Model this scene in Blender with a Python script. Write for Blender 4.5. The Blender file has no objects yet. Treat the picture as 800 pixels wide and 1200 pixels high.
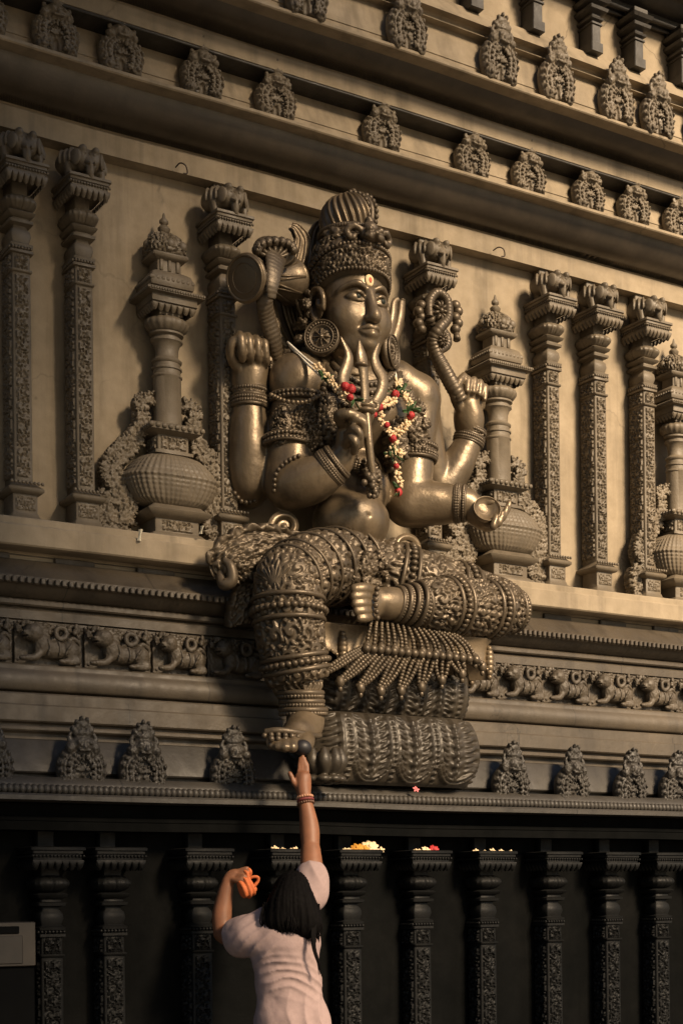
import bpy, math, random
import numpy as np
from mathutils import Matrix, Vector
R = math.radians
rng = np.random.RandomState(7)
random.seed(7)
SC = bpy.context.scene
COL = SC.collection

# ------------------------------------------------------------------ camera
# the lens is a shifted (perspective corrected) one that looks level along the lane in front of the wall
F = 1800.0; PHI = math.atan2(1800.0, 2923.0); ROLL = 0.0115
PPX, PPY = 400.0, 1057.0
CAM = np.array([0.0, -7.04, 1.49])
_r = np.array([math.cos(PHI), -math.sin(PHI), 0.0]); _f = np.array([math.sin(PHI), math.cos(PHI), 0.0]); _z = np.array([0, 0, 1.0])
def at(px, py, Y):
    "surveying helper: the point at depth Y (metres in front of the niche wall is negative)"
    u = px - PPX; v = PPY - py
    c, s = math.cos(ROLL), math.sin(ROLL)
    u, v = u * c + v * s, -u * s + v * c
    d = _r * u / F + _f + _z * v / F
    return CAM + d * ((Y - CAM[1]) / d[1])
def zl(a, Y):
    "height of a level course whose line crosses the left border at a"
    return at(400, a + (1023 - a) / 3323.0 * 400, Y)[2]
def ppm(px, Y):
    p = at(px, 600, Y)
    return F / float(np.dot(p - CAM, _f))

def make_camera():
    cd = bpy.data.cameras.new('camera'); co = bpy.data.objects.new('camera', cd); COL.objects.link(co)
    cd.sensor_fit = 'AUTO'; cd.sensor_width = 36; cd.lens = F * 36 / 1200.0
    cd.shift_x = 0.0; cd.shift_y = (PPY - 600.0) / 1200.0
    cd.clip_end = 2000; cd.clip_start = .05
    c, s = math.cos(ROLL), math.sin(ROLL)
    rr = _r * c - _z * s; uu = _z * c + _r * s; bb = -_f
    M = Matrix(((rr[0], uu[0], bb[0], CAM[0]), (rr[1], uu[1], bb[1], CAM[1]), (rr[2], uu[2], bb[2], CAM[2]), (0, 0, 0, 1)))
    co.matrix_world = M
    SC.camera = co

# ------------------------------------------------------------------ mesh building
class MB:
    def __init__(s): s.V = []; s.Q = []; s.T = []; s.n = 0
    def add(s, V, Q=None, T=None):
        V = np.asarray(V, float).reshape(-1, 3)
        s.V.append(V)
        if Q is not None and len(Q): s.Q.append(np.asarray(Q, np.int64).reshape(-1, 4) + s.n)
        if T is not None and len(T): s.T.append(np.asarray(T, np.int64).reshape(-1, 3) + s.n)
        s.n += len(V); return s
    def join(s, o, M=None, t=(0, 0, 0)):
        for_v = np.concatenate(o.V)
        if M is not None: for_v = for_v @ np.asarray(M, float).T
        for_v = for_v + np.asarray(t, float)
        Q = np.concatenate(o.Q) if o.Q else None; T = np.concatenate(o.T) if o.T else None
        if M is not None and np.linalg.det(np.asarray(M, float)) < 0:
            if Q is not None: Q = Q[:, ::-1]
            if T is not None: T = T[:, ::-1]
        return s.add(for_v, Q, T)
    def verts(s): return np.concatenate(s.V)
    # a grid of points, closed in u and/or v
    def grid(s, P, cu=False, cv=False, flip=False, capu=False):
        P = np.asarray(P, float); nu, nv = P.shape[:2]
        I = np.arange(nu * nv).reshape(nu, nv)
        A = I if not cu else np.vstack([I, I[:1]])
        A = A if not cv else np.hstack([A, A[:, :1]])
        q = np.stack([A[:-1, :-1], A[1:, :-1], A[1:, 1:], A[:-1, 1:]], -1).reshape(-1, 4)
        if flip: q = q[:, ::-1]
        V = P.reshape(-1, 3); T = []
        if capu:                                     # fan caps at both u ends (v closed)
            n = len(V); V = np.vstack([V, P[0].mean(0), P[-1].mean(0)])
            k = np.arange(nv); k2 = (k + 1) % nv
            a = np.stack([np.full(nv, n), I[0][k], I[0][k2]], -1); b = np.stack([np.full(nv, n + 1), I[-1][k2], I[-1][k]], -1)
            T = np.vstack([a, b]);
            if flip: T = T[:, ::-1]
        return s.add(V, q, T)
    def box(s, lo, hi, c=.004):
        lo = np.array(lo, float); hi = np.array(hi, float); m = (lo + hi) / 2; h = (hi - lo) / 2
        return s.sqlathe(m[0], m[1], h[0], h[1], [(-c, lo[2]), (0, lo[2] + c), (0, hi[2] - c), (-c, hi[2])], c)
    # profile [(offset, z)] swept round a rounded rectangle
    def sqlathe(s, x, y, hw, hd, prof, c=.004, sub=1, disp=None):
        ring = []
        for (sx, sy) in ((1, -1), (1, 1), (-1, 1), (-1, -1)):
            if sx * sy < 0: ring += [(sx, sy, 1, 0), (sx, sy, 0, 1)] if sy > 0 else [(sx, sy, 1, 0, 'a')[:4], (sx, sy, 0, 1)][::-1]
            else: ring += [(sx, sy, 1, 0), (sx, sy, 0, 1)] if sy > 0 else [(sx, sy, 1, 0), (sx, sy, 0, 1)]
        # corners: two points each, chamfer c
        pts = [(1, -1, 1, 0), (1, -1, 0, 1), ]
        order = [((1, -1), (c, 0)), ((1, -1), (0, c)), ((1, 1), (0, c)), ((1, 1), (c, 0)), ((-1, 1), (c, 0)), ((-1, 1), (0, c)), ((-1, -1), (0, c)), ((-1, -1), (c, 0))]
        P = []
        for o, z in prof:
            row = []
            for (sx, sy), (cx, cy) in order:
                row.append((x + sx * max(hw + o - cx, 1e-4), y + sy * max(hd + o - cy, 1e-4), z))
            P.append(row)
        P = np.array(P)
        if sub > 1:
            Q = []
            for k in range(8):
                a = P[:, k]; b = P[:, (k + 1) % 8]
                m = sub if k % 2 == 1 else 1
                for j in range(m): Q.append(a + (b - a) * j / m)
            P = np.stack(Q, 1)
        return s.grid(P, cv=True, capu=True, flip=True)
    def lathe(s, prof, n=32, c=(0, 0), sup=2.0, disp=None, sx=1.0, sy=1.0, lean=None, capu=True, a0=0, a1=None):
        th = np.linspace(0, 2 * np.pi, n, endpoint=False)
        prof = np.array(prof, float)
        rr = (np.abs(np.cos(th)) ** sup + np.abs(np.sin(th)) ** sup) ** (-1 / sup)
        r = prof[:, :1] * rr[None, :]
        z = np.repeat(prof[:, 1:2], n, 1)
        if disp is not None: r = r + disp(np.repeat(th[None], len(prof), 0), z, np.repeat(prof[:, :1], n, 1))
        P = np.stack([c[0] + r * np.cos(th) * sx, c[1] + r * np.sin(th) * sy, z], -1)
        if lean is not None: P = lean(P)
        return s.grid(P, cv=True, capu=capu, flip=True)
    def balls(s, C, rad, n=7, m=5, scale=None):
        C = np.asarray(C, float).reshape(-1, 3); rad = np.broadcast_to(np.asarray(rad, float), (len(C),))
        th = np.linspace(0, 2 * np.pi, n, endpoint=False); ph = np.linspace(0, np.pi, m + 1)[1:-1]
        U = [(0, 0, 1.0)] + [(math.sin(p) * math.cos(t), math.sin(p) * math.sin(t), math.cos(p)) for p in ph for t in th] + [(0, 0, -1.0)]
        U = np.array(U); k = len(U); rows = m - 1
        if scale is not None: U = U * np.asarray(scale)
        q = []; t_ = []
        for j in range(n):
            j2 = (j + 1) % n
            t_.append((0, 1 + j, 1 + j2)); t_.append((k - 1, 1 + (rows - 1) * n + j2, 1 + (rows - 1) * n + j))
            for i in range(rows - 1): q.append((1 + i * n + j, 1 + (i + 1) * n + j, 1 + (i + 1) * n + j2, 1 + i * n + j2))
        q = np.array(q); t_ = np.array(t_); N = len(C)
        V = (C[:, None, :] + U[None] * rad[:, None, None]).reshape(-1, 3)
        off = (np.arange(N) * k)[:, None, None]
        return s.add(V, (q[None] + off).reshape(-1, 4), (t_[None] + off).reshape(-1, 3))
    def ell(s, c, r, M=None, n=20, m=14, disp=None):
        th = np.linspace(0, 2 * np.pi, n, endpoint=False); ph = np.linspace(0.02, np.pi - .02, m)
        T, Pp = np.meshgrid(th, ph)
        D = np.stack([np.sin(Pp) * np.cos(T), np.sin(Pp) * np.sin(T), np.cos(Pp)], -1)
        P = D * np.array(r)
        if disp is not None: P = P * (1 + disp(T, Pp))[..., None]
        if M is not None: P = P @ np.asarray(M).T
        return s.grid(P + np.array(c), cv=True, capu=True)
    def tube(s, pts, rad, n=12, steps=6, flat=None, up=None, disp=None, closed=False, caps=True):
        fr = frames(pts, rad, steps, up, closed)
        C, Rr, N, B, L = fr
        th = np.linspace(0, 2 * np.pi, n, endpoint=False)
        fa, fb = (1, 1) if flat is None else flat
        rad_ = np.repeat(Rr[:, None], n, 1)
        dirs = N[:, None, :] * (np.cos(th) * fa)[None, :, None] + B[:, None, :] * (np.sin(th) * fb)[None, :, None]
        if disp is not None: rad_ = rad_ + disp(np.repeat(th[None], len(C), 0), np.repeat(L[:, None], n, 1), rad_)
        s.grid(C[:, None, :] + dirs * rad_[..., None], cu=closed, cv=True, capu=caps and not closed)
        return fr
    def build(s, name, mat, parent=None, smooth=True, origin=None, sharp=None):
        V = np.concatenate(s.V)
        o0 = np.array(origin if origin is not None else (0, 0, 0), float)
        if parent is not None and origin is None: o0 = wloc(parent)
        V = V - o0
        Q = np.concatenate(s.Q) if s.Q else np.zeros((0, 4), np.int64)
        T = np.concatenate(s.T) if s.T else np.zeros((0, 3), np.int64)
        me = bpy.data.meshes.new(name)
        me.vertices.add(len(V)); me.vertices.foreach_set('co', V.astype(np.float32).ravel())
        me.loops.add(Q.size + T.size); me.loops.foreach_set('vertex_index', np.concatenate([Q.ravel(), T.ravel()]).astype(np.int32))
        nq, nt = len(Q), len(T)
        me.polygons.add(nq + nt)
        st = np.concatenate([np.arange(nq) * 4, nq * 4 + np.arange(nt) * 3]).astype(np.int32)
        me.polygons.foreach_set('loop_start', st)
        me.polygons.foreach_set('use_smooth', np.ones(nq + nt, bool) if smooth else np.zeros(nq + nt, bool))
        me.update(calc_edges=True); me.validate()
        if sharp is not None and smooth:
            me.set_sharp_from_angle(angle=R(sharp))
        if mat is not None: me.materials.append(mat)
        o = bpy.data.objects.new(name, me); COL.objects.link(o)
        if parent is not None:
            o.parent = parent
            if origin is not None: o.location = tuple(o0 - wloc(parent))
        else: o.location = tuple(o0)
        return o

def wloc(o):
    l = np.zeros(3)
    while o is not None: l = l + np.array(o.location); o = o.parent
    return l
def empty(name, loc, label=None, cat=None, group=None):
    o = bpy.data.objects.new(name, None); COL.objects.link(o); o.location = tuple(loc); o.empty_display_size = .1
    return tag(o, label, cat, group)
def tag(o, label=None, cat=None, group=None, kind=None):
    if label: o['label'] = label
    if cat: o['category'] = cat
    if group: o['group'] = group
    if kind: o['kind'] = kind
    return o
def copy_tree(o, parent=None, loc=None):
    c = o.copy(); COL.objects.link(c)
    if parent is not None: c.parent = parent
    if loc is not None: c.location = tuple(loc)
    for ch in list(o.children): copy_tree(ch, c)
    return c

def catmull(pts, steps, closed=False):
    P = np.asarray(pts, float)
    if len(P) == 2 and not closed:
        t = np.linspace(0, 1, steps + 1)[:, None]; return P[0] * (1 - t) + P[1] * t
    if closed: E = np.vstack([P[-1], P, P[0], P[1]])
    else: E = np.vstack([2 * P[0] - P[1], P, 2 * P[-1] - P[-2]])
    out = []
    n = len(P) if closed else len(P) - 1
    for i in range(n):
        a, b, c, d = E[i:i + 4]
        for t in np.linspace(0, 1, steps, endpoint=False):
            out.append(.5 * ((2 * b) + (-a + c) * t + (2 * a - 5 * b + 4 * c - d) * t ** 2 + (-a + 3 * b - 3 * c + d) * t ** 3))
    if not closed: out.append(P[-1])
    return np.array(out)
def frames(pts, rad, steps=6, up=None, closed=False):
    P = np.asarray(pts, float)
    rad = np.broadcast_to(np.asarray(rad, float), (len(P),)) if np.ndim(rad) == 0 else np.asarray(rad, float)
    C = catmull(P, steps, closed); Rr = catmull(np.stack([rad] * 3, -1), steps, closed)[:, 0]
    if closed: T = np.roll(C, -1, 0) - np.roll(C, 1, 0)
    else: T = np.gradient(C, axis=0)
    T /= np.linalg.norm(T, axis=1, keepdims=True) + 1e-12
    up0 = np.array(up if up is not None else (0, -1.0, .03), float)
    N = []; n = up0 - T[0] * np.dot(up0, T[0])
    if np.linalg.norm(n) < 1e-3: n = np.array([1.0, 0, 0]) - T[0] * T[0][0]
    n /= np.linalg.norm(n)
    for t in T:
        if up is not None:
            m = up0 - t * np.dot(up0, t)
            if np.linalg.norm(m) > .15: n = m
        n = n - t * np.dot(n, t); n /= np.linalg.norm(n) + 1e-12; N.append(n)
    N = np.array(N); B = np.cross(T, N)
    L = np.concatenate([[0], np.cumsum(np.linalg.norm(np.diff(C, axis=0), axis=1))])
    return C, Rr, N, B, L
def ringpts(fr, t, n, k=1.0, ph=0., flat=None):
    "n points round a tube at parameter t"
    C, Rr, N, B, L = fr; i = int(round(t * (len(C) - 1)))
    th = np.linspace(0, 2 * np.pi, n, endpoint=False) + ph
    fa, fb = (1, 1) if flat is None else flat
    return C[i] + (N[i] * (np.cos(th) * fa)[:, None] + B[i] * (np.sin(th) * fb)[:, None]) * Rr[i] * k
def along(pts, d, closed=False):
    "points spaced d apart along a smooth curve"
    C = catmull(pts, 10, closed)
    if closed: C = np.vstack([C, C[:1]])
    L = np.concatenate([[0], np.cumsum(np.linalg.norm(np.diff(C, axis=0), axis=1))])
    t = np.linspace(0, L[-1], max(2, int(L[-1] / d)) + 1)
    return np.stack([np.interp(t, L, C[:, k]) for k in range(3)], -1)
def ss(a, b, x):
    t = np.clip((x - a) / (b - a), 0, 1); return t * t * (3 - 2 * t)
def h2(i, j, k):
    return np.modf(np.abs(np.sin(i * 127.1 + j * 311.7 + k * 74.7) * 43758.5453))[0]
def vnoise(p, seed=0):
    "value noise on n x 3 points"
    i = np.floor(p); f = p - i; f = f * f * (3 - 2 * f); out = 0
    for dx in (0, 1):
        for dy in (0, 1):
            for dz in (0, 1):
                w = (f[..., 0] if dx else 1 - f[..., 0]) * (f[..., 1] if dy else 1 - f[..., 1]) * (f[..., 2] if dz else 1 - f[..., 2])
                out = out + w * h2(i[..., 0] + dx + 57.3 * (i[..., 2] + dz), i[..., 1] + dy, seed)
    return out
def scroll(u, v, cell, seed=0, turns=2.3, jit=.18):
    "carved leaf-scroll relief, 0 (cut) .. 1 (face)"
    gu = u / cell; gv = v / cell
    iu = np.floor(gu); iv = np.floor(gv)
    best = np.full(gu.shape, 9.); bu = np.zeros(gu.shape); bv = np.zeros(gu.shape); bh = np.zeros(gu.shape)
    sec = np.full(gu.shape, 9.)
    for a in (-1, 0, 1):
        for b in (-1, 0, 1):
            ci = iu + a; cj = iv + b
            cx = ci + .5 + jit * (h2(ci, cj, seed) - .5) * 2 + .5 * (np.mod(cj, 2) - .5); cy = cj + .5 + jit * (h2(ci, cj, seed + 9) - .5) * 2
            du = gu - cx; dv = gv - cy; d = np.hypot(du, dv)
            new = d < best
            sec = np.where(new, best, np.minimum(sec, d))
            best = np.where(new, d, best); bu = np.where(new, du, bu); bv = np.where(new, dv, bv); bh = np.where(new, h2(ci, cj, seed + 3), bh)
    th = np.arctan2(bv, bu); hand = np.where(bh > .5, 1., -1.)
    sp = .5 + .5 * np.cos(hand * th - best * 2 * np.pi * turns + bh * 6)
    lob = .5 + .5 * np.cos(7 * th + hand * best * 9 + bh * 20)
    w = ss(.32, .46, best)
    h = sp * (1 - w) + lob * w
    h = ss(.26, .62, h)
    h = np.maximum(h, ss(.16, .08, best))
    h = h * (.35 + .65 * ss(.0, .06, sec - best))
    return h

# ------------------------------------------------------------------ implicit shapes -> one continuous surface
class SDF:
    def __init__(s, lo, hi, h):
        s.lo = np.array(lo, float); s.h = h
        s.n = np.ceil((np.array(hi, float) - s.lo) / h).astype(int) + 1
        s.D = np.full(tuple(s.n), 1.0, np.float32)
        s.ax = [s.lo[k] + h * np.arange(s.n[k]) for k in range(3)]
    def _sl(s, lo, hi, m):
        a = np.clip(np.floor((np.array(lo) - m - s.lo) / s.h).astype(int), 0, s.n); b = np.clip(np.ceil((np.array(hi) + m - s.lo) / s.h).astype(int) + 1, 0, s.n)
        if np.any(b <= a): return None
        sl = tuple(slice(a[k], b[k]) for k in range(3))
        X, Y, Z = np.meshgrid(s.ax[0][sl[0]], s.ax[1][sl[1]], s.ax[2][sl[2]], indexing='ij', sparse=True)
        return sl, X, Y, Z
    def op(s, sl, d, k, sub=False):
        a = s.D[sl]
        if sub: a, d = -a, d
        if k <= 0: m = np.minimum(a, d)
        else:
            h = np.clip(.5 + .5 * (a - d) / k, 0, 1); m = a * (1 - h) + d * h - k * h * (1 - h)
        s.D[sl] = (-m if sub else m)
    def cap(s, a, b, ra, rb=None, k=.02, sub=False, flat=None):
        rb = ra if rb is None else rb
        a = np.array(a, float); b = np.array(b, float); r = max(ra, rb)
        g = s._sl(np.minimum(a, b) - r, np.maximum(a, b) + r, k + 3 * s.h)
        if g is None: return s
        sl, X, Y, Z = g; ab = b - a; L2 = max(float(ab @ ab), 1e-12)
        t = np.clip(((X - a[0]) * ab[0] + (Y - a[1]) * ab[1] + (Z - a[2]) * ab[2]) / L2, 0, 1)
        dx = X - a[0] - t * ab[0]; dy = Y - a[1] - t * ab[1]; dz = Z - a[2] - t * ab[2]
        if flat is not None: dx = dx * flat[0]; dy = dy * flat[1]; dz = dz * flat[2]
        s.op(sl, np.sqrt(dx * dx + dy * dy + dz * dz) - (ra + (rb - ra) * t), k, sub); return s
    def chain(s, P, rad, k=.02, steps=4, sub=False):
        P = np.asarray(P, float); rad = np.broadcast_to(np.asarray(rad, float), (len(P),))
        C = catmull(P, steps); Rr = catmull(np.stack([rad] * 3, -1), steps)[:, 0]
        for i in range(len(C) - 1): s.cap(C[i], C[i + 1], Rr[i], Rr[i + 1], k, sub)
        return s
    def poly(s, P, rad, k=.02):
        rad = np.broadcast_to(np.asarray(rad, float), (len(P),))
        for i in range(len(P) - 1): s.cap(P[i], P[i + 1], rad[i], rad[i + 1], k)
        return s
    def ell(s, c, r, k=.02, M=None, sub=False):
        c = np.array(c, float); r = np.array(r, float); m = max(r) if M is not None else 0
        ext = np.array([m] * 3) if M is not None else r
        g = s._sl(c - ext, c + ext, k + 3 * s.h)
        if g is None: return s
        sl, X, Y, Z = g; x, y, z = X - c[0], Y - c[1], Z - c[2]
        if M is not None:
            M = np.asarray(M, float)             # columns = axes of the ellipsoid
            x, y, z = (x * M[0, i] + y * M[1, i] + z * M[2, i] for i in range(3))
        k0 = np.sqrt((x / r[0]) ** 2 + (y / r[1]) ** 2 + (z / r[2]) ** 2); k1 = np.sqrt((x / r[0] ** 2) ** 2 + (y / r[1] ** 2) ** 2 + (z / r[2] ** 2) ** 2)
        s.op(sl, k0 * (k0 - 1) / np.maximum(k1, 1e-9), k, sub); return s
    def box(s, c, h, r=.01, k=.02, M=None, sub=False):
        c = np.array(c, float); h = np.array(h, float); ext = h if M is None else np.array([np.linalg.norm(h)] * 3)
        g = s._sl(c - ext, c + ext, k + 3 * s.h)
        if g is None: return s
        sl, X, Y, Z = g; x, y, z = X - c[0], Y - c[1], Z - c[2]
        if M is not None:
            M = np.asarray(M, float); x, y, z = (x * M[0, i] + y * M[1, i] + z * M[2, i] for i in range(3))
        qx, qy, qz = np.abs(x) - h[0] + r, np.abs(y) - h[1] + r, np.abs(z) - h[2] + r
        d = np.sqrt(np.maximum(qx, 0) ** 2 + np.maximum(qy, 0) ** 2 + np.maximum(qz, 0) ** 2) + np.minimum(np.maximum(qx, np.maximum(qy, qz)), 0) - r
        s.op(sl, d, k, sub); return s
    def plane(s, p, n):
        "cut away the side n points to"
        X, Y, Z = np.meshgrid(*s.ax, indexing='ij', sparse=True)
        d = (X - p[0]) * n[0] + (Y - p[1]) * n[1] + (Z - p[2]) * n[2]
        s.D = np.maximum(s.D, d.astype(np.float32)); return s
    def mesh(s, mb=None, disp=None):
        D = s.D.copy(); h = s.h
        for ax in range(3):
            sl = [slice(None)] * 3
            for e in (0, -1): sl[ax] = e; D[tuple(sl)] = np.maximum(D[tuple(sl)], h * .3)
        S = D < 0
        off = [(i, j, k) for i in (0, 1) for j in (0, 1) for k in (0, 1)]
        n = np.array(D.shape) - 1
        cnt = np.zeros(tuple(n), np.int8)
        for o in off: cnt += S[o[0]:o[0] + n[0], o[1]:o[1] + n[1], o[2]:o[2] + n[2]]
        act = (cnt > 0) & (cnt < 8); ci = np.argwhere(act)
        idx = -np.ones(tuple(n), np.int64); idx[act] = np.arange(len(ci))
        d = {o: D[ci[:, 0] + o[0], ci[:, 1] + o[1], ci[:, 2] + o[2]].astype(float) for o in off}
        pos = np.zeros((len(ci), 3)); m = np.zeros(len(ci))
        for o in off:
            for ax in range(3):
                if o[ax] == 0:
                    o2 = list(o); o2[ax] = 1; o2 = tuple(o2); a, b = d[o], d[o2]
                    cr = (a < 0) != (b < 0); t = np.where(cr, a / np.where(cr, a - b, 1), 0)
                    p = np.array(o, float)[None] + np.eye(3)[ax][None] * t[:, None]
                    pos += p * cr[:, None]; m += cr
        V = (ci + pos / m[:, None]) * h + s.lo
        Q = []
        for ax in range(3):
            b, c = (ax + 1) % 3, (ax + 2) % 3
            s0 = [slice(1, None)] * 3; s1 = [slice(1, None)] * 3
            s0[ax] = slice(0, -1); s1[ax] = slice(1, None); s0[b] = s1[b] = slice(1, -1); s0[c] = s1[c] = slice(1, -1)
            A = S[tuple(s0)]; Bq = S[tuple(s1)]
            e = np.argwhere(A != Bq); base = e.copy(); base[:, b] += 1; base[:, c] += 1
            ins = A[tuple(e.T)]
            def cell(db, dc):
                q = base.copy(); q[:, b] += db; q[:, c] += dc; return idx[tuple(q.T)]
            q = np.stack([cell(-1, -1), cell(0, -1), cell(0, 0), cell(-1, 0)], -1)
            q[~ins] = q[~ins][:, ::-1]
            Q.append(q)
        Q = np.concatenate(Q); Q = Q[(Q >= 0).all(1)]
        if disp is not None:
            N = vnormals(V, Q); V = V + N * disp(V, N)[:, None]
        mb = mb or MB(); mb.add(V, Q); return mb
def vnormals(V, Q):
    a, b, c, d = V[Q[:, 0]], V[Q[:, 1]], V[Q[:, 2]], V[Q[:, 3]]
    fn = np.cross(c - a, d - b); N = np.zeros_like(V)
    for k in range(4): np.add.at(N, Q[:, k], fn)
    return N / (np.linalg.norm(N, axis=1, keepdims=True) + 1e-12)
def rot(ax, ang):
    return np.array(Matrix.Rotation(ang, 3, Vector(ax)))
def basis(z, x=(1, 0, 0)):
    z = np.array(z, float); z /= np.linalg.norm(z); x = np.array(x, float); x = x - z * (x @ z); x /= np.linalg.norm(x)
    return np.stack([x, np.cross(z, x), z], 1)

# ------------------------------------------------------------------ materials
def nodes_of(name):
    m = bpy.data.materials.new(name); m.use_nodes = True; nt = m.node_tree; nt.nodes.clear()
    out = nt.nodes.new('ShaderNodeOutputMaterial'); b = nt.nodes.new('ShaderNodeBsdfPrincipled')
    nt.links.new(b.outputs[0], out.inputs[0]); return m, nt, b
def ramp(nt, src, stops):
    r = nt.nodes.new('ShaderNodeValToRGB'); nt.links.new(src, r.inputs[0])
    el = r.color_ramp.elements
    while len(el) < len(stops): el.new(.5)
    for e, (p, c) in zip(el, stops):
        e.position = p; e.color = tuple(c) + (1,) if len(c) == 3 else c
    return r.outputs[0]
def noise(nt, scale, detail=4, rough=.6, vec=None, dist=0, stretch=None):
    n = nt.nodes.new('ShaderNodeTexNoise'); n.inputs['Scale'].default_value = scale; n.inputs['Detail'].default_value = detail
    n.inputs['Roughness'].default_value = rough; n.inputs['Distortion'].default_value = dist
    tc = nt.nodes.new('ShaderNodeNewGeometry'); src = tc.outputs['Position']
    if stretch:
        mp = nt.nodes.new('ShaderNodeMapping'); mp.inputs['Scale'].default_value = stretch; nt.links.new(src, mp.inputs[0]); src = mp.outputs[0]
    nt.links.new(src, n.inputs['Vector']); return n.outputs['Fac']
def mixc(nt, fac, a, b, mode='MIX'):
    m = nt.nodes.new('ShaderNodeMix'); m.data_type = 'RGBA'; m.blend_type = mode
    for sock, v in ((m.inputs[0], fac), (m.inputs[6], a), (m.inputs[7], b)):
        if isinstance(v, (int, float)): sock.default_value = v
        elif isinstance(v, tuple): sock.default_value = v + (1,) if len(v) == 3 else v
        else: nt.links.new(v, sock)
    return m.outputs[2]
def bump(nt, b, h, strength=.3, dist=.01, prev=None):
    n = nt.nodes.new('ShaderNodeBump'); n.inputs['Strength'].default_value = strength; n.inputs['Distance'].default_value = dist
    nt.links.new(h, n.inputs['Height'])
    if prev is not None: nt.links.new(prev, n.inputs['Normal'])
    nt.links.new(n.outputs[0], b.inputs['Normal']); return n.outputs[0]
def cracks(nt, scale, width):
    "hairline cracks: thin cell borders, broken up by a slow noise"
    tc = nt.nodes.new('ShaderNodeNewGeometry'); wn = nt.nodes.new('ShaderNodeTexNoise'); wn.inputs['Scale'].default_value = 3.1; wn.inputs['Detail'].default_value = 5
    nt.links.new(tc.outputs['Position'], wn.inputs['Vector'])
    ad = nt.nodes.new('ShaderNodeVectorMath'); ad.operation = 'MULTIPLY_ADD'; ad.inputs[1].default_value = (.5, .5, .5); nt.links.new(wn.outputs['Color'], ad.inputs[0]); nt.links.new(tc.outputs['Position'], ad.inputs[2])
    v = nt.nodes.new('ShaderNodeTexVoronoi'); v.feature = 'DISTANCE_TO_EDGE'; v.inputs['Scale'].default_value = scale; nt.links.new(ad.outputs[0], v.inputs['Vector'])
    line = ramp(nt, v.outputs['Distance'], [(0, (1, 1, 1)), (width, (0, 0, 0))])
    msk = ramp(nt, noise(nt, .9, 3, .5), [(.5, (0, 0, 0)), (.6, (1, 1, 1))])
    return mixc(nt, 1.0, line, msk, 'MULTIPLY')
def joints(nt, pitch):
    "upright block joints along the wall, one every pitch metres, shifted from course to course"
    tc = nt.nodes.new('ShaderNodeNewGeometry'); sp = nt.nodes.new('ShaderNodeSeparateXYZ'); nt.links.new(tc.outputs['Position'], sp.inputs[0])
    def mt(op, a, b=0.0):
        n = nt.nodes.new('ShaderNodeMath'); n.operation = op
        for k, q in enumerate((a, b)):
            if isinstance(q, (int, float)): n.inputs[k].default_value = q
            else: nt.links.new(q, n.inputs[k])
        return n.outputs[0]
    row = mt('FLOOR', mt('MULTIPLY', sp.outputs['Z'], 3.7)); off = mt('FRACT', mt('MULTIPLY', row, .618))
    f = mt('FRACT', mt('ADD', mt('MULTIPLY', sp.outputs['X'], 1 / pitch), off))
    return mt('LESS_THAN', mt('ABSOLUTE', mt('SUBTRACT', f, .5)), .0028 / pitch)
def stone(name, c0, c1, c2, rough=(.5, .8), bs=.25, metal=0, stain=.5, spec=.5, fine=90, crack=0, joint=0):
    m, nt, b = nodes_of(name)
    n1 = noise(nt, 2.2, 6, .65, dist=.4); n2 = noise(nt, 14, 5, .6); n3 = noise(nt, fine, 3, .6)
    st = noise(nt, 1.0, 5, .6, stretch=(7, 7, .55))
    c = ramp(nt, n1, [(.3, c0), (.52, c1), (.72, c2)])
    c = mixc(nt, ramp(nt, n2, [(.35, (0, 0, 0)), (.7, (.35, .35, .35))]), c, tuple(x * .72 for x in c0))
    c = mixc(nt, ramp(nt, st, [(.5, (0, 0, 0)), (.72, (stain, stain, stain))]), c, tuple(x * .45 for x in c0))
    if crack: c = mixc(nt, cracks(nt, crack, .006), c, tuple(x * .6 for x in c0))
    if joint: c = mixc(nt, joints(nt, joint), c, tuple(x * .5 for x in c0))
    nt.links.new(c, b.inputs['Base Color'])
    rr = nt.nodes.new('ShaderNodeMapRange'); nt.links.new(n2, rr.inputs[0]); rr.inputs[1].default_value = .3; rr.inputs[2].default_value = .7
    rr.inputs[3].default_value = rough[0]; rr.inputs[4].default_value = rough[1]; nt.links.new(rr.outputs[0], b.inputs['Roughness'])
    b.inputs['Metallic'].default_value = metal; b.inputs['Specular IOR Level'].default_value = spec
    p = bump(nt, b, n2, bs, .012); bump(nt, b, n3, bs * .8, .004, p)
    return m
def plain(name, col, rough=.6, var=.25, sc=30, bs=.15, metal=0, sss=0, spec=.5):
    m, nt, b = nodes_of(name)
    n = noise(nt, sc, 4, .6)
    c = ramp(nt, n, [(.3, tuple(x * (1 - var) for x in col)), (.7, tuple(min(1, x * (1 + var)) for x in col))])
    nt.links.new(c, b.inputs['Base Color']); b.inputs['Roughness'].default_value = rough; b.inputs['Metallic'].default_value = metal
    b.inputs['Specular IOR Level'].default_value = spec
    if sss: b.inputs['Subsurface Weight'].default_value = sss; b.inputs['Subsurface Radius'].default_value = (.02, .008, .004); b.inputs['Subsurface Scale'].default_value = .4
    if bs: bump(nt, b, n, bs, .004)
    return m
SUN_AZ, SUN_EL, SUN_ANGLE, SUN, SKY, EXPO = 13, 32, 16, 4.7, .045, 1.02
SH_EDGE = ((2.8, 0.3), (3.8, 4.7), (5.5, 6.9)); SH_Y = -8.0  # line on the wall where the added roof's shade ends, and that roof's depth
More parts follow.
